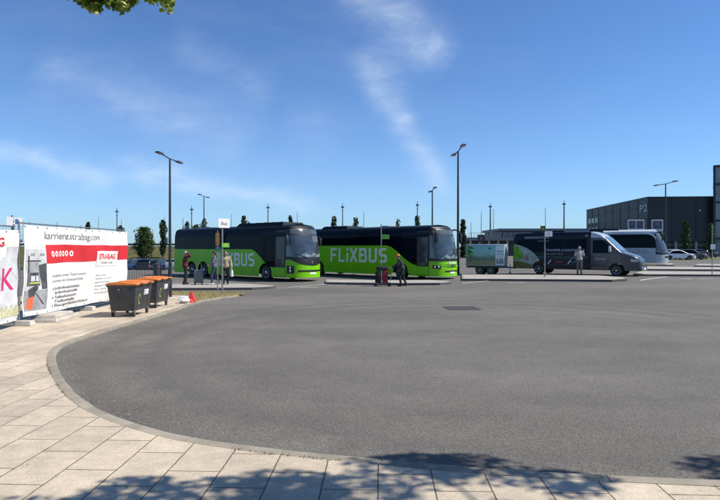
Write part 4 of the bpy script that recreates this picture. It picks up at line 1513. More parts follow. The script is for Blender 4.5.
def make_van(loc, rotz):
    L = 8.1
    root = thing('shuttle_van', 'long dark blue shuttle van with colourful printed rear corner, towing the trailer', 'van', loc, rotz)
    axw = [1.85, 6.75]; r = .37

    def zlo(x):
        b = .36
        for a in axw:
            if abs(x - a) < .47: b = max(b, .37 + math.sqrt(.47 ** 2 - (x - a) ** 2))
        return b
    zhi = linf([(0, 2.55), (.08, 2.74), (.3, 2.80), (1.5, 2.83), (5.0, 2.83), (5.35, 2.80), (5.7, 2.70), (5.95, 2.55), (6.2, 2.32), (6.9, 1.62), (7.05, 1.50), (7.3, 1.42), (7.7, 1.30), (7.92, 1.18), (8.02, 1.05), (8.1, .86)])
    hwf = linf([(0, .95), (.1, 1.0), (6.2, 1.0), (7.0, .98), (7.5, .93), (7.85, .84), (8.02, .74), (8.1, .64)])
    xs = sorted(set(np.linspace(0, L, 60).round(3).tolist() + [.04, .08, .15] + [round(a + .47 * math.sin(k / 8 * math.pi / 2), 3) for a in axw for k in range(-8, 9)] + [7.92, 7.97, 8.02, 8.06]))
    X = lambda f: (lambda x: f(x))
    m_low = mat('grey_van_front_paint', (.036, .047, .060), .30, coat=.35)
    m_edge = mat('silver_roof_edge', (.40, .44, .47), .32, .2, coat=.4)

    def mf(x, z, j):
        if x > 5.15:
            return 1 if z < 2.2 or x > 6.0 else 2
        return 0
    body, side, topp = station_body('body', xs, zlo, zhi, hwf, 1.35, .075, [mat_van_body(), m_low, m_edge, m_black], root, mf, .14)
    for o in (body,):
        pass
    # shift everything so the thing's base lies under its middle
    off = -L / 2
    kids = []
    for sg in (-1, 1):
        kids.append(side_patch('side_window', side, sg, .35, 4.95, 1.50, 2.36, m_glass, root, .008, 24))
        d = side_patch('door', side, sg, 5.22, 6.32, lambda x: .44, lambda x: min(2.44, zhi(x) - .2), m_low, root, .006, 12, 8)
        kids.append(d)
        side_patch('door_pane', side, sg, 5.34, 6.52, lambda x: 1.45 + max(0, x - 6.1) * .10, lambda x: min(2.28, zhi(x) - .24), m_glass, d, .014, 12)
        mb = MB(); p = side(5.42, 1.18, sg, .014); mb.box(p.x - .09, p.x + .09, min(p.y, p.y + .03 * sg), max(p.y, p.y + .03 * sg), p.z - .02, p.z + .02)
        mb.build('handle', m_black, d)
        mb = MB(); p = side(6.38, 1.55, sg, 0)
        mb.tube([p, p + Vector((.02, sg * .10, .02)), p + Vector((.02, sg * .16, .10))], .025, 6)
        kids.append(mb.build('mirror_arm', m_black, root))
        mb = MB(); c = p + Vector((.03, sg * .20, .12))
        mb.taper(c.x - .06, c.x + .10, c.y - .09, c.y + .10, c.z - .15, c.x - .07, c.x + .06, c.y - .10, c.y + .10, c.z + .22)
        kids.append(mb.build('mirror', mat('silver_mirror_cap', (.46, .48, .5), .3), root, bevel=.035, smooth=True))
        kids.append(side_patch('rub_strip', side, sg, 2.5, 6.15, .62, .70, m_black, root, .014, 8, 1))
        kids.append(side_patch('headlight', side, sg, 7.55, 7.97, lambda x: .92, lambda x: 1.10 - (x - 7.55) * .12, m_lamp, root, .01, 6, 3))
        kids.append(side_patch('tail_light', side, sg, .02, .10, 1.1, 1.7, mat('tail_lamp', (.45, .02, .02), .25), root, .01, 2, 3))
    kids.append(top_patch('windscreen', topp, 6.02, 6.92, -1.06, 1.06, mat('van_windscreen', (.10, .16, .20), .06, spec=1.0, var=.25, vscale=2), root, .008, 12, 10))
    for x in (3.55, 5.12):
        mb = MB(); mb.add([side(x - .012, .45, -1, .012), side(x + .012, .45, -1, .012), side(x + .012, 1.35, -1, .012), side(x + .012, 2.55, -1, .012), side(x - .012, 2.55, -1, .012), side(x - .012, 1.35, -1, .012)], [(0, 1, 2, 5), (5, 2, 3, 4)])
        kids.append(mb.build('door_seam', m_black, root))
    mb = MB(); mb.add([side(2.0, 1.32, -1, .012), side(3.5, 1.32, -1, .012), side(3.5, 1.35, -1, .012), side(2.0, 1.35, -1, .012)], [(0, 1, 2, 3)])
    kids.append(mb.build('door_rail', m_black, root))
    kids.append(top_patch('bonnet', topp, 7.08, 7.86, -.98, .98, mat('sunlit_bonnet_grey', (.11, .125, .14), .28, coat=.6), root, .006, 8, 8))  # bonnet grey lighter than the cab: sunlight put into its colour
    # grille and bumper on the nose
    mb = MB()
    mb.box(8.06, 8.11, -.52, .52, .70, .92)
    for k in range(3): mb.box(8.11, 8.13, -.50, .50, .735 + k * .065, .76 + k * .065, 1)
    mb.lathe([(.10, 0), (.10, .02), (.08, .03)], 20, 1, Matrix.Translation((8.11, 0, .82)) @ Matrix.Rotation(R(90), 4, 'Y'))
    kids.append(mb.build('grille', [m_black, m_chrome], root))
    mb = MB(); mb.taper(7.75, 8.16, -.80, .80, .36, 7.8, 8.14, -.82, .82, .64)
    kids.append(mb.build('bumper', mat('grey_van_front_paint', (.05, .06, .07)), root, bevel=.05, smooth=True))
    mb = MB(); mb.box(8.165, 8.175, -.26, .26, .45, .56)
    kids.append(mb.build('number_plate', m_plate, root))
    for a in axw:
        for sg in (-1, 1):
            kids.append(car_wheel(root, a, sg * .86, r, sg, .13))
    # printed picture over the rear corner: leaves, a pale cliff and a meadow
    up = linf([(0, 2.06), (.5, 1.96), (1.0, 1.78), (1.45, 1.48), (1.75, 1.18), (1.9, .95)])
    pr = side_patch('printed_corner', side, -1, .03, 1.88, lambda x: max(.42, zlo(x) + .03), lambda x: max(up(x), zlo(x) + .05), mat_noise2('pale_cliff_print', (.20, .26, .26), (.42, .48, .46), 3.0, .5, 0), root, .009, 22, 8)
    kids.append(pr)
    side_patch('leaf_print', side, -1, .04, .78, lambda x: .95 + .3 * max(0, x - .3), lambda x: up(x) - .02 - 1.0 * max(0, x - .12) ** 1.5, mat_noise2('leaf_print', (.04, .17, .012), (.20, .50, .06), 5.0, .5, 0), pr, .013, 14, 6)
    side_patch('meadow_print', side, -1, .03, 1.36, .43, lambda x: .78 + .10 * math.sin(x * 3.1 + .5), mat_noise2('meadow_print', (.10, .09, .02), (.24, .20, .07), 4.0, .5, 0), pr, .014, 18, 4)
    side_patch('flower_print', side, -1, .88, 1.16, .95, lambda x: 1.10 + .22 * math.sin((x - .88) / .28 * 3.14), mat_noise2('flower_print', (.30, .10, .09), (.36, .24, .20), 8.0, .5, 0), pr, .015, 8, 3)
    mb = MB()
    fn = lambda a, b: side(a, b, -1, .017)
    put_text(mb, 'AIRPORTSHUTTLE E', .19, lambda a, b: fn(.82 + a, 2.42 + b), 0, .006)
    put_text(mb, 'berlin & brandenburg', .09, lambda a, b: fn(1.75 + a, 2.22 + b), 0, .002)
    put_text(mb, 'TRANSFER & SIGHTSEEING', .21, lambda a, b: fn(2.35 + a, 1.56 + b), 0, .006)
    put_text(mb, 'reisen · ausflüge · erlebnisse', .10, lambda a, b: fn(2.35 + a, 1.36 + b), 0, .002)
    put_text(mb, 'P-Shuttle', .20, lambda a, b: fn(5.45 + a, 1.02 + b), 0, .004)
    put_text(mb, '49', .20, lambda a, b: fn(4.85 + a, 2.50 + b), 0, .004)
    kids.append(mb.build('lettering', mat('pale_blue_lettering', (.27, .32, .36), .5), root))
    mb = MB()
    put_text(mb, 'CITY', .20, lambda a, b: side(3.0 + a, .78 + b, -1, .017), 0, .01)
    kids.append(mb.build('red_lettering', mat('red_van_print', (.40, .05, .05), .5), root))
    mb = MB()
    for k in range(24):
        a, b = k / 24 * 2 * math.pi, (k + 1) / 24 * 2 * math.pi
        mb.add([side(4.15 + math.cos(t) * q, .98 + math.sin(t) * q * .9, -1, .017) for t, q in ((a, .13), (b, .13), (b, .20), (a, .20))], [(0, 1, 2, 3)])
    kids.append(mb.build('round_emblem', mat('blue_print', (.06, .16, .30), .5), root))
    kids.append(side_patch('green_stripe', side, -1, 1.75, 5.1, 1.06, 1.24, mat_noise2('teal_print', (.012, .035, .045), (.03, .09, .09), 2.0, .4, 0), root, .010, 20, 2))
    for x in (2.45, 3.75):      # slanting pale graphics beside the sills
        mb = MB(); mb.add([side(x, .70, -1, .016), side(x + .06, .70, -1, .016), side(x + .26, .98, -1, .016), side(x + .18, .98, -1, .016)], [(0, 1, 2, 3)])
        kids.append(mb.build('slant_stripe', m_white, root))
    mb = MB(); mb.box(1.2, 3.4, -.55, .55, 2.835, 2.95)
    kids.append(mb.build('roof_unit', m_navy, root, bevel=.04))
    for k in [body] + kids:
        k.location.x = off
    return root


cv = Vector((14.51, 36.15))
make_van((cv.x, cv.y, gz(cv.x, cv.y)), R(-39))


# the trailer
def make_trailer(loc, rotz):
    root = thing('box_trailer', 'small box trailer printed with a landscape, hitched behind the dark van', 'trailer', loc, rotz)
    mb = MB(); mb.taper(-1.35, 1.35, -.88, .88, .62, -1.35, 1.35, -.88, .88, 2.16)
    mb.build('box', mat('blue_grey_trailer_panel', (.28, .38, .42), .4, var=.06), root, bevel=.05, smooth=True)
    # printed scenery: sky, misty wood, sand
    M = bpy.data.materials.new('scenery_print'); M.use_nodes = True
    nt = M.node_tree; N, Lk = nt.nodes, nt.links
    tc = N.new('ShaderNodeTexCoord'); sp = N.new('ShaderNodeSeparateXYZ'); Lk.new(tc.outputs['Object'], sp.inputs[0])
    nz = N.new('ShaderNodeTexNoise'); nz.inputs['Scale'].default_value = 4; nz.inputs['Detail'].default_value = 8
    Lk.new(tc.outputs['Object'], nz.inputs['Vector'])
    ad = N.new('ShaderNodeMath'); ad.operation = 'MULTIPLY_ADD'; Lk.new(nz.outputs[0], ad.inputs[0]); ad.inputs[1].default_value = .62
    Lk.new(sp.outputs[2], ad.inputs[2])
    mr = N.new('ShaderNodeMapRange'); mr.inputs[1].default_value = .95; mr.inputs[2].default_value = 2.4; Lk.new(ad.outputs[0], mr.inputs[0])
    cr = N.new('ShaderNodeValToRGB'); e = cr.color_ramp.elements
    e[0].position = 0; e[0].color = (.26, .23, .17, 1); e[1].position = 1; e[1].color = (.20, .46, .54, 1)
    for p_, c_ in ((.22, (.20, .20, .14)), (.34, (.07, .13, .11)), (.42, (.12, .23, .22)), (.56, (.25, .46, .47)), (.75, (.22, .49, .56))):
        q = e.new(p_); q.color = (*c_, 1)
    Lk.new(mr.outputs[0], cr.inputs[0]); Lk.new(cr.outputs[0], N['Principled BSDF'].inputs['Base Color']); N['Principled BSDF'].inputs['Roughness'].default_value = .4
    mb = MB(); mb.box(-1.28, .72, -.888, -.876, .70, 2.10)
    pn = mb.build('scenery_panel', M, root)
    mb = MB()
    for cx_, cz_, a in ((-1.24, 1.75, -.5), (-1.22, 1.95, -.2), (-1.20, 1.60, -.9)):
        q = [(0, -.07), (.25, -.10), (.55, 0), (.25, .10), (0, .07)]
        mb.add([(cx_ + x * math.cos(a) - z * math.sin(a), -.892, cz_ + x * math.sin(a) + z * math.cos(a)) for x, z in q], [(0, 1, 2, 3, 4)])
    mb.build('leaf_print', mat_noise2('leaf_print2', (.02, .12, .01), (.14, .35, .05), 5.0, .5, 0), pn)
    mb = MB(); mb.box(.74, 1.32, -.888, -.876, .70, 2.10)
    pw = mb.build('white_panel', mat('pale_print_panel', (.60, .70, .76), .4, var=.12, vscale=3), root)
    mb = MB()
    put_text(mb, 'TRANSFER', .10, lambda a, b: (.80 + a, -.890, 1.62 + b), 0, .004)
    put_text(mb, 'SHUTTLE', .11, lambda a, b: (.80 + a, -.890, 1.42 + b), 0, .004)
    for x, h in ((.84, .28), (.98, .22), (1.10, .32), (1.22, .25)):
        mb.box(x - .04, x + .04, -.890, -.889, .78, .78 + h); mb.ball((x, -.889, .84 + h), .045, (1, .03, 1), 6)
    mb.build('lettering', mat('dark_blue_print', (.03, .06, .11), .5), pw)
    mb = MB()
    put_text(mb, 'M', .22, lambda a, b: (.25 + a, -.891, 1.80 + b), 0, .008)
    mb.build('emblem', mat('dark_blue_print', (.03, .06, .11)), pn)
    mb = MB(); mb.box(-1.30, 1.34, -.84, .84, .50, .618)
    mb.build('chassis', m_black, root)
    mb = MB(); mb.tube([(1.30, -.6, .54), (1.8, 0, .50)], .045, 6); mb.tube([(1.30, .6, .54), (1.8, 0, .50)], .045, 6); mb.tube([(1.75, 0, .5), (2.05, 0, .50)], .05, 8)
    mb.build('drawbar', m_steel, root)
    mb = MB(); mb.cyl((1.62, .0, 0.02), (1.62, .0, .80), .03, n=8); mb.ball((1.62, .0, .1), .1, (1, .5, 1), 8)
    mb.build('jockey_wheel', m_steel, root)
    for x in (-.36, .40):
        for sg in (-1, 1):
            car_wheel(root, x, sg * .80, .31, sg, .09)
            mb = MB(); mb.tube([(x + math.cos(a) * .36, sg * .80, .31 + math.sin(a) * .36) for a in np.linspace(.2, 2.94, 9)], .03, 5)
            mb.build('mudguard', m_black, root)
    for sg in (-1, 1):
        mb = MB(); mb.box(-1.375, -1.352, sg * .7 - .1, sg * .7 + .1, .66, .76)
        mb.build('tail_light', mat('tail_lamp', (.45, .02, .02)), root)
    return root


ct = Vector((9.13, 38.85))
make_trailer((ct.x, ct.y, gz(ct.x, ct.y)), R(-22))


# passenger cars
def make_car(label, paint, loc, rotz, group, estate=False):
    root = thing('parked_car', label, 'car', loc, rotz, group)
    L = 4.4; axw = [.85, 3.5]

    def zlo(x):
        b = .24
        for a in axw:
            if abs(x - a) < .38: b = max(b, .30 + math.sqrt(.38 ** 2 - (x - a) ** 2))
        return b
    if estate:
        zhi = linf([(0, .75), (.05, .95), (.2, 1.25), (.45, 1.46), (.8, 1.54), (2.0, 1.55), (2.55, 1.48), (3.25, 1.02), (3.8, .92), (4.2, .78), (4.35, .62), (4.4, .5)])
        w0, w1, rear = .35, 3.1, .6
    else:
        zhi = linf([(0, .7), (.05, .90), (.35, 1.0), (.75, 1.06), (1.25, 1.38), (1.6, 1.45), (2.2, 1.45), (2.6, 1.36), (3.2, 1.0), (3.8, .90), (4.2, .76), (4.35, .60), (4.4, .5)])
        w0, w1, rear = .95, 3.05, 1.2
    hwf = linf([(0, .72), (.12, .84), (.4, .89), (3.7, .89), (4.15, .80), (4.35, .66), (4.4, .56)])
    xs = sorted(set(np.linspace(0, L, 36).round(3).tolist() + [.04, .1] + [round(a + .38 * math.sin(k / 6 * math.pi / 2), 3) for a in axw for k in range(-6, 7)]))
    body, side, topp = station_body('body', xs, zlo, zhi, hwf, .88, .22, [paint, m_black], root, None, .09)
    kids = [body]
    for sg in (-1, 1):
        kids.append(side_patch('side_window', side, sg, w0, w1, .93, lambda x: max(.94, zhi(x) - .10), m_glass, root, .007, 20, 4))
        kids.append(side_patch('headlight', side, sg, 4.02, 4.32, .56, lambda x: min(.70, zhi(x) - .06), m_lamp, root, .008, 5, 2))
        kids.append(side_patch('tail_light', side, sg, .02, .22, .68, .86, mat('tail_lamp', (.45, .02, .02)), root, .008, 3, 2))
        mb = MB(); p = side(2.95, .98, sg, .07); mb.box(p.x - .06, p.x + .06, p.y - .08, p.y + .08, p.z - .05, p.z + .07)
        kids.append(mb.build('mirror', m_black, root, bevel=.02))
    kids.append(top_patch('windscreen', topp, 2.62, 3.2, -1.05, 1.05, m_wind, root, .008, 6, 8))
    kids.append(top_patch('rear_window', topp, (.22 if estate else .8), (.5 if estate else 1.24), -1.0, 1.0, m_glass, root, .008, 6, 8))
    mb = MB(); mb.box(4.385, 4.41, -.42, .42, .36, .48); kids.append(mb.build('grille', m_black, root))
    mb = MB(); mb.box(4.41, 4.418, -.24, .24, .30, .355); kids.append(mb.build('number_plate', m_plate, root))
    for a in axw:
        for sg in (-1, 1):
            kids.append(car_wheel(root, a, sg * .78, .30, sg, .095))
    for k in kids: k.location.x = -L / 2
    return root


cp = {n_: mat(n_ + '_car_paint', c_, .25, coat=.7) for n_, c_ in dict(blue=(.025, .045, .11), dark=(.018, .020, .024), silver=(.30, .32, .34), white=(.72, .73, .74), grey=(.08, .085, .09), red=(.25, .02, .02)).items()}
GL, GR = 'cars parked in the sunken lot on the left', 'cars parked before the dark building'
for i, (px, col, rz, est, lab) in enumerate((
        (124, 'dark', 88, False, 'black car in the sunken lot just right of the banner'),
        (137.5, 'blue', 84, True, 'blue estate car in the sunken lot below the round tree'),
        (150, 'dark', -88, True, 'dark car in the sunken lot left of the black litter bin'),
        (164, 'blue', 95, False, 'dark blue car in the sunken lot below the cypress'),
        (177, 'silver', -92, True, 'silver car in the sunken lot behind the rear of the left coach'),
        (110, 'grey', 90, True, 'grey car in the sunken lot mostly behind the banner'))):
    make_car(lab, cp[col], (atd(px, 66), 66 + (i % 2) * .3, -.85), R(-rz), GL, est)
for i, (px, d, col, rz, est, lab) in enumerate((
        (678, 80, 'white', -14, False, 'white car parked right of the dark lamp post foot'),
        (668, 84, 'silver', 170, True, 'silver car parked behind the white car near the silver coach front'),
        (691, 82, 'grey', -30, True, 'grey estate car parked right of the white car'),
        (697, 88, 'dark', 80, True, 'black car parked at the edge of the grass right of the grey car'),
        (707, 100, 'dark', 85, False, 'dark car far back near the thin young tree'))):
    make_car(lab, cp[col], (atd(px, d), d, .30 + (.012 if d > 80 else 0)), R(rz), GR, est)


# ---------------------------------------------------------------- building fence and banners
FX = -8.8
m_wire = mat('fence_wire', (.32, .33, .34), .45, .6)


def fence_panel(label, y0, y1, ztop, foot_ys):
    t = thing('construction_fence', label, 'fence', (FX, (y0 + y1) / 2, PH))
    yl, yh = y0 - (y0 + y1) / 2, y1 - (y0 + y1) / 2
    zb, zt = .12, ztop - PH
    mb = MB()
    for y in (yl + .03, 0.0, yh - .03):
        mb.cyl((0, y, .02), (0, y, zt + .05), .021, n=10)
    for z in (zb, zt, zt * .55):
        mb.cyl((0, yl, z), (0, yh, z), .018, n=8)
    mb.build('frame', m_steel, t, smooth=True)
    mb = MB()
    y = yl + .1
    while y < yh:
        mb.cyl((-.005, y, zb), (-.005, y, zt), .0028, n=4, caps=False); y += .11
    z = zb
    while z < zt:
        mb.cyl((-.008, yl, z), (-.008, yh, z), .0028, n=4, caps=False); z += .22
    mb.build('wire_mesh', m_wire, t)
    return t


fence_panel('mesh fence panel carrying the large white printed banner beside the bins', 13.9, 20.1, 2.70, None)
fence_panel('mesh fence panel at the left edge of the photo', 7.6, 13.76, 2.60, None)


def foot(label, y, stack=1, x=FX, tilt=0):
    mb = MB()
    for k in range(stack):
        mb.taper(-.36 + .05 * k, .40 + .05 * k, -.13, .13, .145 * k, -.33 + .05 * k, .37 + .05 * k, -.10, .10, .145 * k + .13)
    o = mb.build('concrete_block', m_conc, None, bevel=.015, loc=(x, y, PH), rotz=R(tilt))
    tag(o, label, 'concrete block', 'concrete feet of the fence')


foot('concrete foot under the post between the two banners', 13.89, 1)
mb = MB()
mb.taper(-.36, .36, -.70, .72, 0, -.33, .33, -.66, .68, .10)
mb.taper(-.27, .30, -.62, .45, .102, -.25, .28, -.58, .42, .19)
o = mb.build('concrete_slab', m_conc, None, bevel=.02, loc=(FX + .26, 15.15, PH), rotz=R(4))
tag(o, 'stack of two weathered flat concrete slabs under the banner left of the bins', 'concrete slab')
foot('concrete foot under the far end of the large banner behind the bins', 20.2, 1)
foot('concrete foot at the middle of the large banner', 17.3, 1, FX - .1)
mb = MB()
for yy, zz in ((-.05, 2.2), (-.05, .6)):
    mb.box(-.05, .05, -.10, .10, zz - PH, zz + .07 - PH); mb.cyl((-.07, 0, zz + .03 - PH), (.08, 0, zz + .03 - PH), .014, n=6)
o = mb.build('fence_clamp', m_steel, None, loc=(FX, 13.89, PH)); tag(o, 'pair of steel clamps joining the two fence panels', 'clamp')


def wav(y, z):
    """creases and sag of the hanging cloth"""
    return (.030 * math.sin(y * 2.1 + z * 1.3) + .016 * math.sin(y * 5.3 - z * 3.1 + 1) + .010 * math.sin(z * 7 + y * 2.2)
            + .012 * math.sin(y * 9 + z * 6) * math.sin(z * 2 + y) + .020 * math.exp(-((y * .8 + z - 16.2) / .12) ** 2) - .022 * math.exp(-((y * .9 + z - 18.6) / .14) ** 2) + .016 * math.exp(-((y - 18.2 + .25 * z) / .10) ** 2) - .035 * max(0, .9 - abs(z - .9)) * math.sin(y * 3.3 + .8))


def make_banner(label, y0, y1, z0, z1, sag):
    root = thing('banner', label, 'banner', (FX + .07, (y0 + y1) / 2, 0))
    ym = (y0 + y1) / 2

    def B(a, b, off=0.0):
        """a metres along from the near end, b metres below the top edge"""
        y = y0 + a; f = (b / (z1 - z0))
        top = z1 - sag * math.sin(math.pi * (a / (y1 - y0)) * 3) ** 2
        z = top - b
        return Vector((.060 + wav(y, z) * .95 + off, y - ym, z))

    def rect(mb, a0, a1, b0, b1, off, mi=0, step=.12):
        na, nb = max(1, int((a1 - a0) / step)), max(1, int((b1 - b0) / step))
        vs = [B(a0 + (a1 - a0) * i / na, b0 + (b1 - b0) * j / nb, off) for i in range(na + 1) for j in range(nb + 1)]
        k = nb + 1
        mb.add(vs, [(i * k + j, i * k + j + 1, (i + 1) * k + j + 1, (i + 1) * k + j) for i in range(na) for j in range(nb)], mi)

    def poly(mb, pts, off, mi=0):
        drape(mb, pts, [tuple(range(len(pts)))], lambda a, b: B(a, b, off), mi)
    mb = MB(); rect(mb, 0, y1 - y0, 0, z1 - z0, 0); rect(mb, 0, y1 - y0, 0, z1 - z0, -.004)
    cl = mb.build('cloth', m_banner, root, smooth=True)
    mb = MB()
    for k in range(int((y1 - y0) / .5) + 1):
        for b in (.04, z1 - z0 - .04):
            p = B(min(y1 - y0 - .04, .04 + k * .5), b, .004)
            mb.cyl(p, p + Vector((.004, 0, 0)), .022, n=10)
            mb.tube([p, p + Vector((-.06, 0, .05 if b < 1 else -.05))], .006, 4)
    mb.build('eyelet', m_steel, root)
    return root, B, rect, poly


# printed colours
p_red = m_red
p_pink = mat('magenta_print', (.55, .03, .14), .55)
p_g1, p_g2, p_g3 = mat_noise2('print_pale_grey', (.42, .43, .45), (.62, .63, .65), 2.5, .6, 0), mat_noise2('print_mid_grey', (.20, .21, .23), (.36, .37, .39), 4, .6, 0), mat_noise2('print_dark_grey', (.035, .037, .042), (.11, .115, .12), 6, .6, 0)
p_or = mat('print_orange', (.65, .13, .05), .6)
p_yel = mat_noise2('print_straw', (.42, .41, .22), (.62, .60, .45), 6, .6, 0)
p_lim = mat('print_lime', (.45, .5, .08), .6)

by0, by1, bz0, bz1 = 13.93, 20.08, .27, 2.65
rt, B, rect, poly = make_banner('large white recruiting banner with a red stripe on the mesh fence', by0, by1, bz0, bz1, .012)
BL = by1 - by0


def A(px):
    """distance along the banner at a column of the photo"""
    y = (FX + .1) * F / (px - CX)
    return y - by0


H_ = bz1 - bz0
# photo strip of a road crew
mb = MB()
a0, a1 = A(24), A(44.5)
rect(mb, a0, a1, .62, H_ - .12, .006, 0)
ph = mb.build('printed_photo', p_g1, rt, smooth=True)
ma = lambda f: a0 + (a1 - a0) * f
mb = MB()
rect(mb, ma(.0), ma(1), 1.72, H_ - .13, .009, 0)                    # road surface
poly(mb, [(ma(.62), 1.05), (ma(.98), 1.0), (ma(.98), 1.7), (ma(.7), 1.7)], .010, 1)
poly(mb, [(ma(.12), .98), (ma(.62), .98), (ma(.66), 1.25), (ma(.10), 1.25)], .010, 0)   # machine
poly(mb, [(ma(.16), 1.25), (ma(.62), 1.25), (ma(.62), 1.60), (ma(.16), 1.60)], .011, 1)
rect(mb, ma(.22), ma(.40), 1.33, 1.48, .013, 2); rect(mb, ma(.44), ma(.58), 1.33, 1.48, .013, 2)
rect(mb, ma(.05), ma(.70), .92, .96, .012, 1); rect(mb, ma(.2), ma(.9), .74, .80, .012, 0)
poly(mb, [(ma(.38), .66), (ma(.60), .64), (ma(.62), .86), (ma(.36), .88)], .012, 2)
rect(mb, ma(.08), ma(.14), .80, 1.6, .012, 1)
rect(mb, ma(.18), ma(.60), 1.505, 1.545, .014, 3)
mb.build('machine_print', [p_g2, p_g3, p_g1, p_lim], ph)
mb = MB()                                                            # bending worker with a hand tool
poly(mb, [(ma(.16), 1.70), (ma(.34), 1.62), (ma(.46), 1.72), (ma(.40), 1.92), (ma(.20), 1.98)], .014, 1)
mb.add([B(ma(.44) + math.cos(k / 12 * 6.283) * .09, 1.66 + math.sin(k / 12 * 6.283) * .07, .015) for k in range(12)], [tuple(range(12))], 1)
poly(mb, [(ma(.14), 1.92), (ma(.40), 1.88), (ma(.34), 2.14), (ma(.32), H_ - .16), (ma(.22), H_ - .16), (ma(.22), 2.1), (ma(.14), H_ - .18), (ma(.05), H_ - .18)], .015, 0)
poly(mb, [(ma(.44), 1.80), (ma(.48), 1.80), (ma(.82), 2.10), (ma(.80), 2.14)], .014, 1)
mb.build('worker_print', [p_or, p_g3], ph)
# red stripe with white dots and the company name
mb = MB(); rect(mb, A(44.5), BL - .01, .50, 1.02, .006, 0)
rs = mb.build('red_stripe', p_red, rt, smooth=True)
mb = MB()
for k in range(6):
    a = A(51.2 + k * 4.0)
    w = (A(52.8 + k * 4) - A(49.6 + k * 4)) / 2 * .92
    n = 16
    mb.add([B(a + math.cos(t) * w, .76 + math.sin(t) * .085, .010) for t in np.linspace(0, 2 * math.pi, n, endpoint=False)], [tuple(range(n))], 0)
    mb.add([B(a + (t_ - .5) * w * 1.0, .76 + s_, .013) for t_, s_ in ((0, -.02), (.4, -.045), (1, -.01), (.9, .03), (.3, .045))], [(0, 1, 2, 3, 4)], 1)
mb.build('dot_print', [m_plate, p_red], rs)
mb = MB(); rect(mb, A(94.2), A(117.5), .70, 1.20, .010, 0)
wp = mb.build('name_panel', m_banner, rt, smooth=True)
mb = MB()
w_ = A(115.5) - A(96)
wid = max(v.x for v in text_geo('STRABAG', .25, .008)[0])
vs, fs = text_geo('STRABAG', .25, .008)
drape(mb, vs, fs, lambda a, b: B(A(96) + a * w_ / wid, .97 - b, .014))
mb.build('lettering', p_red, wp)
mb = MB()
wid = max(v.x for v in text_geo('TEAMS WORK.', .10, .001)[0])
put_text(mb, 'TEAMS WORK.', .10, lambda a, b: B(A(98.5) + a, 1.13 - b, .014), 0, .001, sx=(A(112.5) - A(98.5)) / wid)
mb.build('slogan', m_gtext, wp)


def fit(mb, s, size, pa, pb, b, bold=0.0, off=.010, mi=0):
    wid = max(v.x for v in text_geo(s, size, bold)[0])
    k = (A(pb) - A(pa)) / wid
    vs, fs = text_geo(s, size, bold)
    drape(mb, vs, fs, lambda x, z: B(A(pa) + x * k, b - z, off), mi)


mb = MB()
fit(mb, 'karriere.strabag.com', .30, 43, 99, .34, .0)
mb.build('web_address', m_gtext, rt)
for s_, pb, b in (('Verstärke unser Team in unseren', 85.5, 1.42), ('Standorten mit Schwerpunkt Straße', 82.5, 1.57)):
    mb = MB(); fit(mb, s_, .12, 50, pb, b, .0); mb.build('text_line', m_gtext, rt)
for k, s_ in enumerate(('Nähere Infos:', 'STRABAG AG, Direktion', 'Berlin-Brandenburg', 'Gruppe Verkehrswegebau', 'Tel. +49 30', 'bewerbung online')):
    mb = MB(); fit(mb, s_, .075, 94, (104, 110, 108, 111, 103, 107)[k], 1.52 + k * .115, .0)
    mb.build('text_line', m_gtext, rt)
for s_, pb, b in (('Straßenbaufacharbeiter', 79.5, 1.78), ('Straßenbaufachhelfer', 77.5, 1.90), ('Tiefbaufacharbeiter', 76, 2.03), ('Tiefbauhelfer', 73.5, 2.15), ('Baugerätefachführer', 88, 2.26)):
    mb = MB(); fit(mb, s_, .12, 53, pb, b, .001); mb.build('text_line', m_dtext, rt)
for b in (1.75, 2.00, 2.23):
    mb = MB(); mb.add([B(A(51.3) + x, b + z, .011) for x, z in ((-.02, -.03), (.03, -.03), (.03, .02), (-.02, .02))], [(0, 1, 2, 3)]); mb.build('list_dot', m_dtext, rt)

# left banner, only its far end is in view
rt, B2, rect2, poly2 = make_banner('printed banner at the left edge with one big magenta letter in view', 7.7, 13.72, .22, 2.50, .012)
mb = MB(); rect2(mb, .1, 5.58, .66, 2.2, .006, 0); rect2(mb, 5.581, 6.01, .42, 2.2, .006, 0)
ph = mb.build('printed_photo', p_g1, rt, smooth=True)
mb = MB()
poly2(mb, [(5.2, .82), (6.0, .60), (6.0, 1.25), (5.75, 1.0), (5.5, 1.3), (5.2, 1.1)], .009, 0)
for k in range(18):
    a = 4.8 + k * .07
    hh = .10 + .09 * math.sin(k * 2.1) ** 2
    poly2(mb, [(a - .03, 2.14), (a - .045, 2.14 - hh), (a - .01, 2.10 - hh * 1.5), (a + .02, 2.12 - hh), (a + .03, 2.14)], .010 + .0005 * k, 1)
mb.build('plant_print', [p_g1, p_yel], ph)
mb = MB()
wid = max(v.x for v in text_geo('STRABAG', .42, .01)[0])
vs, fs = text_geo('STRABAG', .42, .01)
drape(mb, vs, fs, lambda a, b: B2(5.46 - (wid - a) * .72, .40 - b * .72, .012))
mb.build('lettering', p_red, rt)
mb = MB()
wid = max(v.x for v in text_geo('WORK', .78, .0)[0])
vs, fs = text_geo('WORK', .78, .006)
drape(mb, vs, fs, lambda a, b: B2(5.86 - wid + a, 1.48 - b, .014))
mb.build('slogan', p_pink, rt)

# ---------------------------------------------------------------- waste containers
m_bin = mat('dark_grey_bin_plastic', (.044, .047, .050), .5, var=.35, vscale=4, dirt=.4)
m_lid = mat('orange_lid_plastic', (.70, .20, .03), .5, var=.12, vscale=4, dirt=.3)


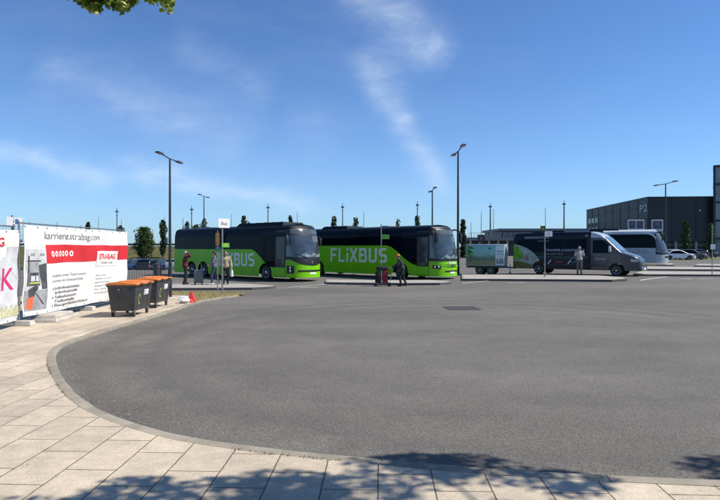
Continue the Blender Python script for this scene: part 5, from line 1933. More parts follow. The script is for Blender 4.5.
def make_bin(label, x, y):
    t = thing('waste_container', label, 'waste container', (x, y, PH), 0, 'grey waste containers beside the fence')
    w, l = .41, .62
    mb = MB()
    mb.taper(-w + .07, w - .07, -l + .08, l - .08, .17, -w, w, -l, l, .88)
    mb.taper(-w - .02, w + .02, -l - .02, l + .02, .87, -w - .025, w + .025, -l - .025, l + .025, .93)
    for yy in (-.36, 0, .36):      # stiffening ribs on the long sides
        mb.taper(w - .085, w - .058, yy - .03, yy + .03, .22, w - .02, w + .008, yy - .03, yy + .03, .84)
        mb.taper(-w + .058, -w + .085, yy - .03, yy + .03, .22, -w - .008, -w + .02, yy - .03, yy + .03, .84)
    mb.build('body', m_bin, t, bevel=.018, smooth=True)
    mb = MB()
    ns = 8; vs = []
    prof_ = [(-w - .045, .925), (-w - .04, .965), (-w * .6, .995), (0, 1.01), (w * .6, .995), (w + .04, .965), (w + .045, .925)]
    for yy in (-l - .045, l + .045):
        vs += [(a, yy, b) for a, b in prof_]
    n = len(prof_)
    mb.add(vs, [(i, i + 1, n + i + 1, n + i) for i in range(n - 1)] + [tuple(range(n - 1, -1, -1)), tuple(range(n, 2 * n)), (0, n, 2 * n - 1, n - 1)])
    mb.box(-w * .55, w * .55, -l * .6, l * .6, 1.0, 1.022)
    lid = mb.build('lid', m_lid, t, bevel=.012, smooth=True)
    mb = MB()
    for yy in (-.3, .3):
        mb.box(w + .035, w + .075, yy - .09, yy + .09, .94, .965)
    mb.tube([(-w - .03, -.4, .95), (-w - .09, -.4, .96), (-w - .09, .4, .96), (-w - .03, .4, .95)], .014, 6)
    mb.build('handle', m_bin, lid)
    mb = MB()
    for sy in (-1, 1):
        mb.cyl((-.05, sy * (l + .02), .80), (-.05, sy * (l + .075), .80), .025, n=10)
    mb.build('lifting_pin', m_steel, t)
    for sx in (-1, 1):
        for sy in (-1, 1):
            mb = MB(); cx_, cy_ = sx * (w - .11), sy * (l - .14)
            mb.box(cx_ - .045, cx_ + .045, cy_ - .05, cy_ + .05, .12, .19)
            mb.box(cx_ - .035, cx_ - .025, cy_ - .03, cy_ + .03, .05, .14); mb.box(cx_ + .025, cx_ + .035, cy_ - .03, cy_ + .03, .05, .14)
            c = mb.build('castor', m_steel, t)
            mb = MB(); mb.lathe([(.02, -.022), (.08, -.022), (.085, 0), (.08, .022), (.02, .022)], 18, 0, Matrix.Translation((cx_, cy_, .085)) @ Matrix.Rotation(R(90), 4, 'Y'))
            mb.build('castor_wheel', m_rub, c, smooth=True)
    xs_ = lambda z: (w - .07) + .07 * (z - .17) / .71 + .010
    mb = MB(); mb.add([(xs_(z), yy, z) for yy, z in ((-.02, .60), (.34, .60), (.34, .76), (-.02, .76))], [(0, 1, 2, 3)])
    st = mb.build('label_plate', m_plate, t)
    mb = MB()
    for k, s_ in enumerate(('ABFALL', 'Entsorgung')):
        put_text(mb, s_, .055, lambda a, b: (xs_(.7) + .004, .0 + a, .69 - k * .06 + b), 0, .001)
    mb.build('lettering', m_gtext, st)
    mb = MB()
    for k in range(26):
        a = k / 26 * 5.2; rr = .05 + .035 * a / 5.2
        q = [((-.28 + math.cos(a + e) * (rr + d)), .52 + math.sin(a + e) * (rr + d) * 1.9) for e, d in ((0, -.012), (.26, -.012), (.26, .014), (0, .014))]
        mb.add([(xs_(z) + .001, yy, z) for yy, z in q], [(0, 1, 2, 3)])
    mb.build('logo', mat('lime_logo_print', (.36, .40, .06), .5), t)
    return t


make_bin('dark grey waste container with orange lid, the nearer one with a yellow swirl logo showing', -6.86, 16.14)
make_bin('dark grey waste container with orange lid, standing behind the nearer container', -7.08, 18.40)

# litter by the bins
mb = MB()
rg = random.Random(8)
bm_ = MB(); bm_.ball((0, 0, .12), .16, (1.2, 1.0, .85), 9)
bm_.v = [(x * (1 + .25 * math.sin(z * 40 + x * 30)) + rg.uniform(-.02, .02), y * (1 + .25 * math.cos(z * 33 + y * 25)) + rg.uniform(-.02, .02), max(.0, z + rg.uniform(-.02, .02))) for x, y, z in bm_.v]
pb_ = bm_.build('plastic_bag', mat('white_bag_film', (.78, .77, .76), .4, var=.1), None, smooth=True, loc=(-6.38, 19.55, PH))
tag(pb_, 'crumpled white plastic bag lying beside the far container', 'bag')
bm_ = MB(); bm_.taper(-.15, .15, -.12, .12, 0, -.05, .03, -.03, .04, .36)
bm_.taper(-.19, .12, -.19, .0, 0, -.12, .04, -.12, -.02, .12)
bm_.v = [(x + rg.uniform(-.025, .025), y + rg.uniform(-.025, .025), z + rg.uniform(0, .02)) for x, y, z in bm_.v]
o = bm_.build('red_bag', mat('red_bag_film', (.62, .05, .04), .45), None, bevel=.02, smooth=True, loc=(-6.22, 19.95, PH))
tag(o, 'crumpled red plastic bag on the ground at the corner post', 'bag')

# black bar railing from the corner post to the fence
ra, rb = Vector((-7.72, 22.0)), Vector((-12.6, 23.1))
t = thing('bar_railing', 'black vertical bar railing behind the waste containers', 'railing', (ra.x, ra.y, PH), math.atan2(rb.y - ra.y, rb.x - ra.x))
ln_ = (rb - ra).length
mb = MB(); mb.box(-.03, ln_, -.02, .02, 1.14, 1.18); mb.box(-.03, ln_, -.02, .02, .12, .16)
mb.build('rail', m_dpole, t)
mb = MB()
x = .11
while x < ln_:
    mb.cyl((x, 0, .16), (x, 0, 1.14), .008, n=5, caps=False); x += .12
o = mb.build('bars', m_dpole, t)
for x in (0, ln_ / 2, ln_):
    mb = MB(); mb.box(x - .04, x + .04, -.04, .04, 0, 1.38); mb.box(x - .045, x + .045, -.045, .045, 1.38, 1.40)
    mb.build('post', m_dpole, t)
# litter bin on the far side of the road
t = thing('litter_bin', 'black litter bin on a post beyond the railing', 'litter bin', (atd(157, 29.5), 29.5, .12))
mb = MB(); mb.lathe([(.14, .30), (.18, .32), (.20, .98), (.19, 1.0)], 18); mb.build('barrel', m_dpole, t, smooth=True)
mb = MB(); mb.lathe([(.21, 1.0), (.21, 1.04), (.12, 1.10), (.02, 1.11)], 18); mb.build('hood', m_dpole, t, smooth=True)
mb = MB(); mb.cyl((.22, 0, 0), (.22, 0, 1.05), .03, n=8); mb.box(.15, .25, -.02, .02, .6, .64); mb.build('post', m_dpole, t)


# ---------------------------------------------------------------- lamp posts and masts
def make_lamp(label, px, d, ztop, arm=2.1, base=None):
    x = atd(px, d); z0 = gz(x, d) if base is None else base
    t = thing('street_lamp', label, 'street lamp', (x, d, z0), 0, 'double headed lamp posts of the yard')
    h = ztop - z0
    mb = MB(); mb.cyl((0, 0, 0), (0, 0, h), .105, .06, 12); mb.cyl((0, 0, 0), (0, 0, .5), .125, .115, 12); mb.box(-.16, .16, -.16, .16, 0, .025)
    mb.build('pole', m_dpole, t, smooth=True)
    mb = MB(); mb.tube([(0, -arm * .78, h + .07), (0, 0, h), (0, arm * .78, h + .07)], .04, 8)
    mb.build('arm', m_dpole, t, smooth=True)
    for sg in (-1, 1):
        mb = MB()
        y0, y1 = sg * arm * .70, sg * arm * 1.12
        a, b = min(y0, y1), max(y0, y1)
        mb.taper(-.17, .17, a, b, h + .03, -.13, .13, a + .05, b - .05, h + .13)
        ld = mb.build('lamp_head', m_dpole, t, bevel=.02)
        mb = MB(); mb.box(-.12, .12, a + .12, b - .06, h + .018, h + .029)
        mb.build('diffuser', mat('lamp_diffuser', (.5, .5, .48), .3), ld)
    return t


make_lamp('tall double lamp post rising from behind the containers, left of the left coach', 170, 37, CAMH + 89 / F * 37)
make_lamp('tall double lamp post behind the front mirror of the right coach', 458, 40, CAMH + 96.5 / F * 40)
make_lamp('double lamp post standing left of the tall one above the right coach', 432.3, 55, CAMH + 57.5 / F * 55, base=-.1)
make_lamp('small double lamp post above the left coach near the white stop sign', 204, 76, CAMH + 51.5 / F * 76, 2.3, base=-.2)
make_lamp('double lamp post standing before the dark building right of the silver coach', 665.5, 59, CAMH + 64 / F * 59, 2.0, base=.42)


def make_mast(label, px, d, ty, head, rr=.12):
    x = atd(px, d)
    t = thing('floodlight_mast' if head else 'flag_mast', label, 'mast', (x, d, -.86), 0, 'far masts along the horizon')
    h = CAMH + (HY - ty) / F * d + .86
    mb = MB(); mb.cyl((0, 0, 0), (0, 0, h), rr * 1.6, rr * .8, 8)
    mb.build('pole', m_fm, t)
    if head:
        mb = MB()
        mb.cyl((0, 0, h - .10), (0, 0, h + .06), .36, .40, 10)
        mb.box(-.06, .06, -.06, .06, h + .1, h + .9)
        for k in range(6):
            a = k / 6 * 2 * math.pi
            mb.taper(math.cos(a) * .4 - .09, math.cos(a) * .4 + .09, math.sin(a) * .4 - .09, math.sin(a) * .4 + .09, h - .36,
                     math.cos(a) * .34 - .09, math.cos(a) * .34 + .09, math.sin(a) * .34 - .09, math.sin(a) * .34 + .09, h - .11)
        mb.cyl((0, 0, h - 1.3), (0, 0, h - 1.15), .24, .24, 8)
        mb.build('floodlight_head', m_fm, t)
    return t


m_fm = mat('far_mast_paint', (.11, .12, .13), .6)
for px, ty, head, lab in ((117, 211, 1, 'floodlight mast above the banner end'), (191.7, 209, 1, 'floodlight mast above the rear of the left coach'), (268, 207, 1, 'floodlight mast above the roof of the left coach'),
                          (342.6, 206.5, 1, 'floodlight mast above the rear of the right coach'), (417.4, 204.5, 1, 'floodlight mast left of the small lamp above the right coach'),
                          (490.3, 206, 1, 'floodlight mast above the trailer, beside a thin mast'), (564, 203.5, 1, 'thick floodlight mast above the dark van'),
                          (493.5, 209, 0, 'thin mast just right of the floodlight mast above the trailer'), (481.2, 212, 0, 'thin mast left of the floodlight mast above the trailer'),
                          (545.3, 207.5, 0, 'thin mast above the white stop plate before the van'), (363.7, 212, 0, 'thin mast above the middle of the right coach'),
                          (297.3, 212, 0, 'thin mast above the front of the left coach'), (231.4, 214, 0, 'thin mast just right of the white stop sign'),
                          (183, 218, 0, 'thin mast right of the tall lamp post'), (164.5, 217, 0, 'thin mast behind the cypress left of the tall lamp post'),
                          (121.4, 220, 0, 'thin mast just right of the floodlight mast at the banner end'), (98.5, 217, 0, 'thin mast above the right half of the banner'),
                          (57, 222, 0, 'thin mast above the left half of the banner'), (152.8, 229, 0, 'short thin mast on the bank behind the round tree'),
                          (29.5, 221, 0, 'thin mast above the left end of the large banner'), (471, 222.5, 0, 'short mast right of the lone cypress')):
    make_mast(lab + ' on the horizon', px, 150, ty, head, .19 if head and px > 480 else (.15 if head else .075))


# ---------------------------------------------------------------- stop signs
def plate(mb, cx_, z0, z1, w, mi, y=-.035, th=.012):
    mb.box(cx_ - w / 2, cx_ + w / 2, y - th, y, z0, z1, mi)


def stop_sign(label, px, py, h, items, r=.03, dz=.12, m=m_steel):
    p = at(px, py, dz)
    t = thing('bus_stop_sign', label, 'sign', (p.x, p.y, p.z + dz), 0, 'stop signs of the bus bays')
    mb = MB(); mb.cyl((0, 0, 0), (0, 0, h), r, n=10); mb.cyl((0, 0, 0), (0, 0, .06), r * 2, r * 1.6, 10)
    mb.build('pole', m, t, smooth=True)
    for (nm, cx_, z0, z1, w, mm, txt) in items:
        mb = MB(); plate(mb, cx_, z0, z1, w, 0)
        s_ = mb.build(nm, mm, t, bevel=.004)
        if txt:
            mb = MB(); put_text(mb, txt[0], txt[1], lambda a, b: (cx_ + a, -.051, (z0 + z1) / 2 - txt[1] * .35 + b), 0, .003, 'CENTER')
            mb.build('lettering', txt[2], s_)
    return t


m_sgrey = mat('sign_pole_grey', (.24, .25, .25), .5, .3)
t = stop_sign('stop sign pole with white plate on top and a green plate, on the verge', 222.3, 295.5, 3.05, [
    ('white_plate', .06, 2.84, 3.22, .52, m_plate, ('Bus', .2, m_gtext)), ('green_plate', .13, 2.02, 2.20, .34, m_gplate, ('H', .14, m_yell))], .032, PH, m_sgrey)
t.rotation_euler.z = R(42)
stop_sign('slim stop pole with an orange timetable board right beside the white topped sign', 217.6, 289.2, 2.75, [
    ('timetable', .0, 2.05, 2.62, .17, mat('orange_board', (.55, .26, .06), .5, var=.4, vscale=14), None), ('green_plate', .02, 1.78, 1.98, .22, mat('teal_plate', (.07, .22, .18), .5), None)], .022, .12, m_sgrey)
stop_sign('stop pole with one small green plate before the right coach', 381.2, 283.2, 3.25, [
    ('green_plate', .24, 2.42, 2.66, .40, m_gplate, None)], .028, .12, m_sgrey)
stop_sign('stop pole with a round yellow stop badge and white plate before the dark van', 544.8, 276.6, 2.95, [
    ('white_plate', .22, 2.42, 2.74, .44, m_plate, ('P2', .16, m_gtext)), ('badge_board', -.13, 2.72, 3.06, .30, mat('dark_green_badge', (.02, .06, .02), .5), ('H', .22, m_yell))], .034, .12, m_steel)
stop_sign('white topped thin stop pole at the right edge before the dark building', 712.2, 274.2, 3.1, [
    ('white_plate', .02, 1.55, 1.85, .30, m_plate, None)], .026, .12, m_steel)


# parking guide boards on posts before the building
def guide(label, px0, px1, y0, y1, d, panels, zb):
    x0, x1 = atd(px0, d), atd(px1, d); xm = (x0 + x1) / 2
    t = thing('guide_board', label, 'sign', (xm, d, zb), 0, 'white framed parking guide boards')
    z0, z1 = CAMH + (HY - y1) / F * d - zb, CAMH + (HY - y0) / F * d - zb
    w = (x1 - x0) / 2; fr = .17
    mb = MB(); mb.box(-w, w, -.08, 0, z0, z1)
    b = mb.build('board', mat('pale_board', (.5, .51, .53), .5), t, bevel=.02)
    n = len(panels); pw = (2 * w - fr * (n + 1)) / n
    for i, tx in enumerate(panels):
        a = -w + fr + i * (pw + fr)
        mb = MB(); mb.box(a, a + pw, -.094, -.081, z0 + (z1 - z0) * .22, z1 - fr)
        q = mb.build('panel', mat('dark_blue_board', (.03, .05, .085), .4), b)
        mb = MB(); put_text(mb, tx, .55, lambda u, v: (a + pw / 2 + u, -.097, (z0 + z1) / 2 - .02 + v), 0, .01, 'CENTER')
        mb.build('lettering', m_gtext, q)
    for sx in ((-w * .7, w * .7) if n > 1 else (0,)):
        mb = MB(); mb.cyl((sx, .06, 0), (sx, .06, z0 + .6), .07, n=8); mb.build('post', m_dpole, t)


guide('wide white framed guide board with two dark panels above the silver coach', 627.5, 644, 219.8, 231, 74, ['P', 'i'], .30)
guide('narrow white framed guide board with one dark panel right of the wide board', 651.3, 662.8, 219.8, 231.5, 74, ['P2'], .30)
# sign behind the fence on the left
t = thing('site_sign', 'white sign boards on a dark post peeping over the fence at the far left', 'sign', (atd(12, 34), 34, 0), R(38))
d = 34
mb = MB(); mb.cyl((0, 0, 0), (0, 0, 4.1), .05, n=8); mb.build('post', m_dpole, t)
mb = MB(); mb.box(-.30, .05, -.06, -.03, CAMH + (248 - 226) / F * d, CAMH + (248 - 217) / F * d); mb.build('board', m_plate, t)
mb = MB(); mb.box(.12, .56, -.06, -.03, CAMH + (248 - 225) / F * d, CAMH + (248 - 217.5) / F * d); b = mb.build('board', m_plate, t)
mb = MB(); mb.box(.0, .6, -.02, .02, 3.7, 3.76); mb.build('bracket', m_dpole, t)
mb = MB(); mb.box(.17, .34, -.068, -.061, CAMH + (248 - 224) / F * d, CAMH + (248 - 219) / F * d); mb.build('blue_print', mat('blue_print', (.06, .16, .30)), b)
# small dark pictogram board above the trailer
t = thing('pictogram_sign', 'small dark square pictogram board on a post above the trailer', 'sign', (atd(481, 60), 60, .2))
zc = CAMH + (248 - 238.5) / F * 60 - .2
mb = MB(); mb.cyl((0, 0, 0), (0, 0, zc), .05, n=8); mb.build('post', m_dpole, t)
mb = MB(); mb.box(-.40, .40, -.08, -.06, zc - .42, zc + .42); b = mb.build('board', m_dpole, t)
mb = MB(); put_text(mb, 'P', .55, lambda u, v: (u, -.083, zc - .2 + v), 0, .01, 'CENTER'); mb.build('lettering', m_gtext, b)

# drain grate in the yard
p = at(461.5, 308.3)
t = thing('drain_cover', 'dark iron drain cover in the middle of the asphalt yard', 'drain cover', (p.x, p.y, gz(p.x, p.y)), R(4))
mb = MB(); mb.box(-.55, -.50, -.5, .5, -.03, .012); mb.box(.50, .55, -.5, .5, -.03, .012); mb.box(-.5, .5, -.5, -.45, -.03, .012); mb.box(-.5, .5, .45, .5, -.03, .012)
mb.box(-.5, .5, -.45, .45, -.05, .003, 1)
for k in range(9): mb.box(-.47 + k * .11, -.42 + k * .11, -.45, .45, .0035, .011)
mb.build('grating', [mat('cast_iron', (.085, .08, .074), .7, .2, var=.35, vscale=9), mat('grate_gap', (.045, .043, .04), .9)], t)


# ---------------------------------------------------------------- buildings
def make_garage():
    """the dark car park building: a corner seen from the yard"""
    c = Vector((62.3, 117.0)); rz = R(-5.0)
    t = thing('car_park_building', 'large dark panelled car park building with P2 on its wall', 'building', (c.x, c.y, .2), rz)
    m_pan = mat('anthracite_panel', (.017, .020, .025), .45, .0, var=.12, vscale=.4)
    m_pan2 = mat('anthracite_panel_light', (.022, .026, .031), .45, .0, var=.15, vscale=.5)
    Hh = CAMH + 51 / F * 115 - .2
    mb = MB(); mb.box(0, 60, 0, 40, 3.2, Hh)
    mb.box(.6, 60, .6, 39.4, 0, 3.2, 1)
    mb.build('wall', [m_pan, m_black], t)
    mb = MB(); mb.box(-.08, 60, -.08, 40.1, Hh, Hh + .25)
    mb.build('roof', m_pan2, t)
    # cladding seams and slightly different boards on the two faces seen
    mb = MB()
    for k in range(1, 11):
        mb.box(k * 5 - .06, k * 5 + .06, -.05, -.003, 3.2, Hh)
    for k in range(1, 8):
        mb.box(-.05, -.003, k * 5 - .06, k * 5 + .06, 3.2, Hh)
    for z in (5.8, 8.3, 10.8):
        mb.box(0, 60, -.035, -.003, z - .03, z + .03); mb.box(-.035, -.003, 0, 40, z - .03, z + .03)
    mb.build('cladding_seam', mat('seam', (.014, .015, .017), .6), t)
    rg = random.Random(4)
    for i in range(12):
        for j in range(3):
            mb = MB()
            if rg.random() < .45:
                mb.box(i * 5 + .1, i * 5 + 4.9, -.02, -.004, 3.4 + j * 2.5 + 2.5 * 0, 3.4 + j * 2.5 + 2.3)
            if mb.f: mb.build('cladding_board', m_pan2, t)
            mb = MB()
            if i < 8 and rg.random() < .4:
                mb.box(-.02, -.004, i * 5 + .1, i * 5 + 4.9, 3.4 + j * 2.5, 3.4 + j * 2.5 + 2.3)
            if mb.f: mb.build('cladding_board', m_pan2, t)
    for (y, z) in [(y, z) for y in (31.6, 34.4, 37.2) for z in (4.3, 6.9, 9.5)]:
        mb = MB(); mb.box(-.06, .02, y - 1.1, y + 1.1, z - .75, z + .75)
        f = mb.build('window', mat('window_frame_dark', (.05, .05, .055), .5), t)
        mb = MB(); mb.box(-.075, -.062, y - 1.0, y + 1.0, z - .65, z + .65); mb.build('pane', mat('pale_window', (.20, .26, .25), .15, var=.5, vscale=.8), f)
    for x, z in ((8.6, 4.6), (14.2, 5.3), (10.8, 9.9), (3.0, 5.1)):
        mb = MB(); mb.box(x - .16, x + .16, -.08, -.004, z - .12, z + .12); mb.build('wall_lamp', m_plate, t)
    # ground floor columns under the overhang
    for k in range(9):
        mb = MB(); mb.box(1.5 + k * 4.2, 1.9 + k * 4.2, .05, .45, 0, 3.2); mb.build('column', m_conc, t)
    for k in range(6):
        mb = MB(); mb.box(.05, .45, 4 + k * 6, 4.4 + k * 6, 0, 3.2); mb.build('column', m_conc, t)
    mb = MB(); mb.box(2.2, 60, .585, .598, 2.2, 2.9); mb.build('light_strip', mat('olive_strip', (.12, .13, .06), .6), t)
    mb = MB()
    put_text(mb, 'P2', 2.2, lambda a, b: (-.06, 2.9 - a * 1.9 + 1.2, Hh - 2.9 + b), 0, .02)
    mb.v = [(x, y, z) for x, y, z in mb.v]
    mb.build('lettering', mat('pale_grey_sign', (.5, .52, .54), .5), t)
    return t


make_garage()
# glass stair tower at the right edge
t = thing('stair_tower', 'tall dark framed glass stair tower at the right edge of the photo', 'building', (75.2, 114.6, .2), R(-33))
mb = MB(); Ht = 2.05 + 82 / F * 114 - .2
for z in np.arange(0, Ht + .1, Ht / 5):
    mb.box(-.25, 10, -.25, 8, z - .22, z + .22)
for x in (0, 3.3, 6.6, 9.8):
    mb.box(x - .18, x + .18, -.22, .1, 0, Ht - .01)
for y in (0, 4, 7.7):
    mb.box(-.22, .1, y - .18, y + .18, 0, Ht - .01)
mb.build('frame', m_dpole, t)
mb = MB(); mb.box(-.1, 9.9, -.1, 7.9, .05, Ht - .05); mb.build('glazing', mat('tower_glass', (.20, .25, .28), .12, var=.25, vscale=.5), t)

# long low terminal roof beyond the van
t = thing('terminal_building', 'long low grey terminal with a flat roof far behind the van', 'building', (54, 190, -.86))
d = 190
zt = CAMH + (248 - 228.6) / F * d + .86
mb = MB(); mb.box(atd(501, d) - 54, 48, 0, 25, 0, zt - .9)
mb.build('wall', mat('blue_grey_cladding', (.075, .088, .105), .5, var=.2, vscale=.15), t)
mb = MB(); mb.box(atd(498, d) - 54, 48, -.8, 25, zt - .9, zt); mb.build('roof', mat('grey_roof_edge', (.13, .15, .17), .5), t)
mb = MB()
for k in range(22):
    x = atd(503, d) - 54 + k * 1.9
    mb.box(x, x + 1.4, -.08, -.01, zt - 2.7, zt - 1.4)
mb.build('window_row', mat('pale_window2', (.14, .19, .22), .15, var=.5, vscale=.6), t)
# station canopy between the mirror and the van
t = thing('station_canopy', 'grey concrete station canopy on columns behind the trailer', 'building', (atd(498, 120), 120, -.86))
d = 120
x0, x1 = atd(468, d) - atd(498, d), atd(545, d) - atd(498, d)
zt = CAMH + (248 - 237.5) / F * d + .86
mb = MB(); mb.box(x0, x1, -1, 9, zt - .7, zt); mb.build('roof', mat('grey_canopy', (.16, .165, .17), .7, var=.1), t)
mb = MB(); mb.box(x0, x1, 8, 8.4, 0, zt - .7); mb.build('wall', mat('canopy_wall', (.21, .205, .195), .8, var=.15, vscale=.3), t)
for k in range(9):
    x = x0 + .3 + k * (x1 - x0 - .8) / 8
    mb = MB(); mb.box(x, x + .35, -.6, -.2, 0, zt - .7); mb.build('column', m_conc, t)
mb = MB()
for k in range(30):
    x = x0 + k * (x1 - x0) / 29
    mb.box(x - .03, x + .03, -.95, -.89, zt, zt + 1.0)
mb.box(x0, x1, -.95, -.89, zt + 1.0, zt + 1.06); mb.build('railing', m_steel, t)
mb = MB(); mb.box(x0 + 6, x0 + 9.5, 7.9, 7.99, 0, 3.4); mb.build('door', m_dpole, t)
# guard rail along the top of the bank
t = thing('guard_rail', 'dark guard rail along the top of the dry bank on the left', 'guard rail', (-45, 93.5, 2.05))
mb = MB(); mb.box(-60, 50, -.05, .05, .45, .78); mb.build('rail', mat('dark_rail', (.06, .065, .07), .5, .3), t)
mb = MB()
for k in range(56): mb.box(-60 + k * 2, -59.9 + k * 2, .05, .12, -.5, .78)
mb.build('posts', m_dpole, t)


# ---------------------------------------------------------------- people
def capsule(mb, p0, r0, p1, r1, n=10):
    p0, p1 = Vector(p0), Vector(p1)
    mb.ball(p0, r0, (1, 1, 1), 6); mb.ball(p1, r1, (1, 1, 1), 6)
    if (p1 - p0).length > 1e-4: mb.cyl(p0, p1, r0, r1, n)


def fuse(mb, name, m, parent, voxel, it=4, paint=None):
    """melt overlapping closed shapes into one continuous surface"""
    me = bpy.data.meshes.new(name); me.from_pydata(mb.v, [], mb.f)
    bm = bmesh.new(); bm.from_mesh(me); bmesh.ops.recalc_face_normals(bm, faces=bm.faces); bm.to_mesh(me); bm.free()
    ob = bpy.data.objects.new(name, me); COL.objects.link(ob)
    md = ob.modifiers.new('r', 'REMESH'); md.mode = 'VOXEL'; md.voxel_size = voxel; md.use_smooth_shade = True
    sm = ob.modifiers.new('s', 'SMOOTH'); sm.iterations = it; sm.factor = .5
    dg = bpy.context.evaluated_depsgraph_get(); dg.update()
    out = bpy.data.meshes.new_from_object(ob.evaluated_get(dg))
    bpy.data.objects.remove(ob); bpy.data.meshes.remove(me)
    out.materials.clear()
    for q in (m if isinstance(m, (list, tuple)) else [m]): out.materials.append(q)
    if paint: paint(out)
    out.shade_smooth()
    o = bpy.data.objects.new(name, out); COL.objects.link(o)
    o.parent = parent
    return o


m_eye = mat('eye_dark', (.02, .015, .012), .3)
m_lip = mat('lips', (.30, .11, .09), .5)


def make_person(label, loc, rotz, J, top, legs, hair, shoes, jacket=False, sleeve='long', cap=None, female=False, hairlong=False):
    root = thing('person', label, 'person', loc, rotz)
    D = dict(pelvis=(0, 0, .95), waist=(0, 0, 1.10), chest=(.01, 0, 1.30), neck=(.0, 0, 1.47), head=(.025, 0, 1.63),
             shL=(0, .185, 1.41), shR=(0, -.185, 1.41), elL=(-.03, .24, 1.14), elR=(-.03, -.24, 1.14), wrL=(.05, .25, .90), wrR=(.05, -.25, .90),
             hiL=(0, .09, .92), hiR=(0, -.09, .92), knL=(.02, .10, .50), knR=(.02, -.10, .50), anL=(-.02, .11, .09), anR=(-.02, -.11, .09))
    D.update(J)
    D = {k: Vector(v) for k, v in D.items() if not isinstance(v, (int, float))}
    b = MB()
    for s_ in 'LR':
        capsule(b, D['sh' + s_], .058, D['el' + s_], .044); capsule(b, D['el' + s_], .044, D['wr' + s_], .029)
        capsule(b, D['hi' + s_], .085, D['kn' + s_], .056); capsule(b, D['kn' + s_], .055, D['an' + s_], .037)
        t_ = D.get('to' + s_) or D['an' + s_] + Vector((.16, 0, -.055))
        capsule(b, D['an' + s_] + Vector((-.03, 0, -.045)), .038, t_, .03)
        # hand: palm, four unequal curled fingers and a thumb from its side
        w = D['wr' + s_]; f = (w - D['el' + s_]).normalized()
        sg = 1 if s_ == 'L' else -1
        side_ = Vector((1, 0, 0)) - f * f.x
        side_ = side_.normalized() if side_.length > .2 else Vector((0, 0, 1))
        inn = f.cross(side_).normalized()
        if inn.y * sg > 0: inn = -inn
        k = w + f * .05
        capsule(b, w + side_ * .012, .024, k + f * .035 + side_ * .026, .019); capsule(b, w - side_ * .012, .024, k + f * .03 - side_ * .026, .018)
        for i, ln_ in enumerate((.070, .080, .074, .058)):
            q0 = k + f * .035 + side_ * (.032 - .021 * i)
            q1 = q0 + f * ln_ * .55 + inn * .010; q2 = q1 + f * ln_ * .40 + inn * .026
            capsule(b, q0, .0098, q1, .0090, 6); capsule(b, q1, .0090, q2, .0080, 6)
        q0 = w + f * .03 + side_ * .03; q1 = q0 + f * .03 + side_ * .028 + inn * .008; q2 = q1 + f * .032 + side_ * .006 + inn * .012
        capsule(b, q0, .0115, q1, .0105, 6); capsule(b, q1, .0105, q2, .009, 6)
    capsule(b, D['pelvis'] + Vector((0, .06, 0)), .11, D['pelvis'] + Vector((0, -.06, 0)), .11)
    capsule(b, D['pelvis'], .125, D['waist'], .12); capsule(b, D['waist'], .12, D['chest'], .125)
    capsule(b, D['chest'] + Vector((0, .07, .02)), .10, D['chest'] + Vector((0, -.07, .02)), .10)
    capsule(b, D['shL'] + Vector((0, -.03, -.01)), .06, D['shR'] + Vector((0, .03, -.01)), .06)
    capsule(b, D['chest'], .11, D['neck'], .058); capsule(b, D['neck'], .052, D['head'] + Vector((-.01, 0, -.06)), .05)
    hd_ = D['head']; yaw = J.get('yaw', 0.0); pit = J.get('pitch', 0.0)
    HM = Matrix.Translation(hd_) @ Matrix.Rotation(yaw, 4, 'Z') @ Matrix.Rotation(pit, 4, 'Y')
    def hp(x, y, z): return HM @ Vector((x, y, z))
    hb = MB(); hb.ball((0, 0, .025), .10, (.98, .78, 1.0), 10); hb.ball((.012, 0, -.045), .073, (1.05, .80, 1.0), 8)
    hb.ball((.075, 0, -.085), .026, (1, 1.1, .8), 6)                       # chin
    hb.ball((.100, 0, -.012), .017, (1.2, .75, 1.3), 6); hb.ball((.093, 0, .012), .012, (1, .8, 1.8), 6)   # nose
    hb.ball((.088, 0, -.052), .018, (.7, 1.5, .6), 6)                      # mouth
    for sg in (-1, 1):
        hb.ball((-.005, sg * .080, -.005), .026, (.8, .35, 1.25), 6)       # ears
        hb.ball((.078, sg * .033, .030), .016, (.7, 1.3, .5), 6)           # brow
    b.add([HM @ Vector(p) for p in hb.v], hb.f)
    eyes = [hp(.092, sg * .032, .012) for sg in (-1, 1)]; mouth = hp(.10, 0, -.052)

    def paint(me):
        for p in me.polygons:
            c = p.center
            if any((c - e).length < .0135 for e in eyes): p.material_index = 1
            elif (c - mouth).length < .017: p.material_index = 2
    fuse(b, 'body', [m_skin, m_eye, m_lip], root, .0085, 2, paint)
    # clothes hug the body a little outside it
    c = MB(); e = .020 if not jacket else .030
    for s_ in 'LR':
        end = D['wr' + s_] if sleeve == 'long' else D['sh' + s_].lerp(D['el' + s_], .75)
        if sleeve == 'long':
            capsule(c, D['sh' + s_], .058 + e, D['el' + s_], .046 + e); capsule(c, D['el' + s_], .046 + e, D['el' + s_].lerp(D['wr' + s_], .93), .033 + e)
        else:
            capsule(c, D['sh' + s_], .060 + e, end, .056 + e)
    capsule(c, D['pelvis'] + Vector((0, .065, .03)), .105 + e, D['pelvis'] + Vector((0, -.065, .03)), .105 + e)
    capsule(c, D['pelvis'] + Vector((0, 0, .02)), .125 + e, D['waist'], .120 + e); capsule(c, D['waist'], .12 + e, D['chest'], .125 + e)
    capsule(c, D['chest'] + Vector((0, .075, .02)), .10 + e, D['chest'] + Vector((0, -.075, .02)), .10 + e)
    capsule(c, D['shL'] + Vector((0, -.03, -.01)), .06 + e, D['shR'] + Vector((0, .03, -.01)), .06 + e)
    capsule(c, D['chest'], .11 + e, D['neck'] + Vector((0, 0, -.035)), .060 + e)
    fuse(c, 'jacket' if jacket else 'shirt', top, root, .014, 4)
    c = MB()
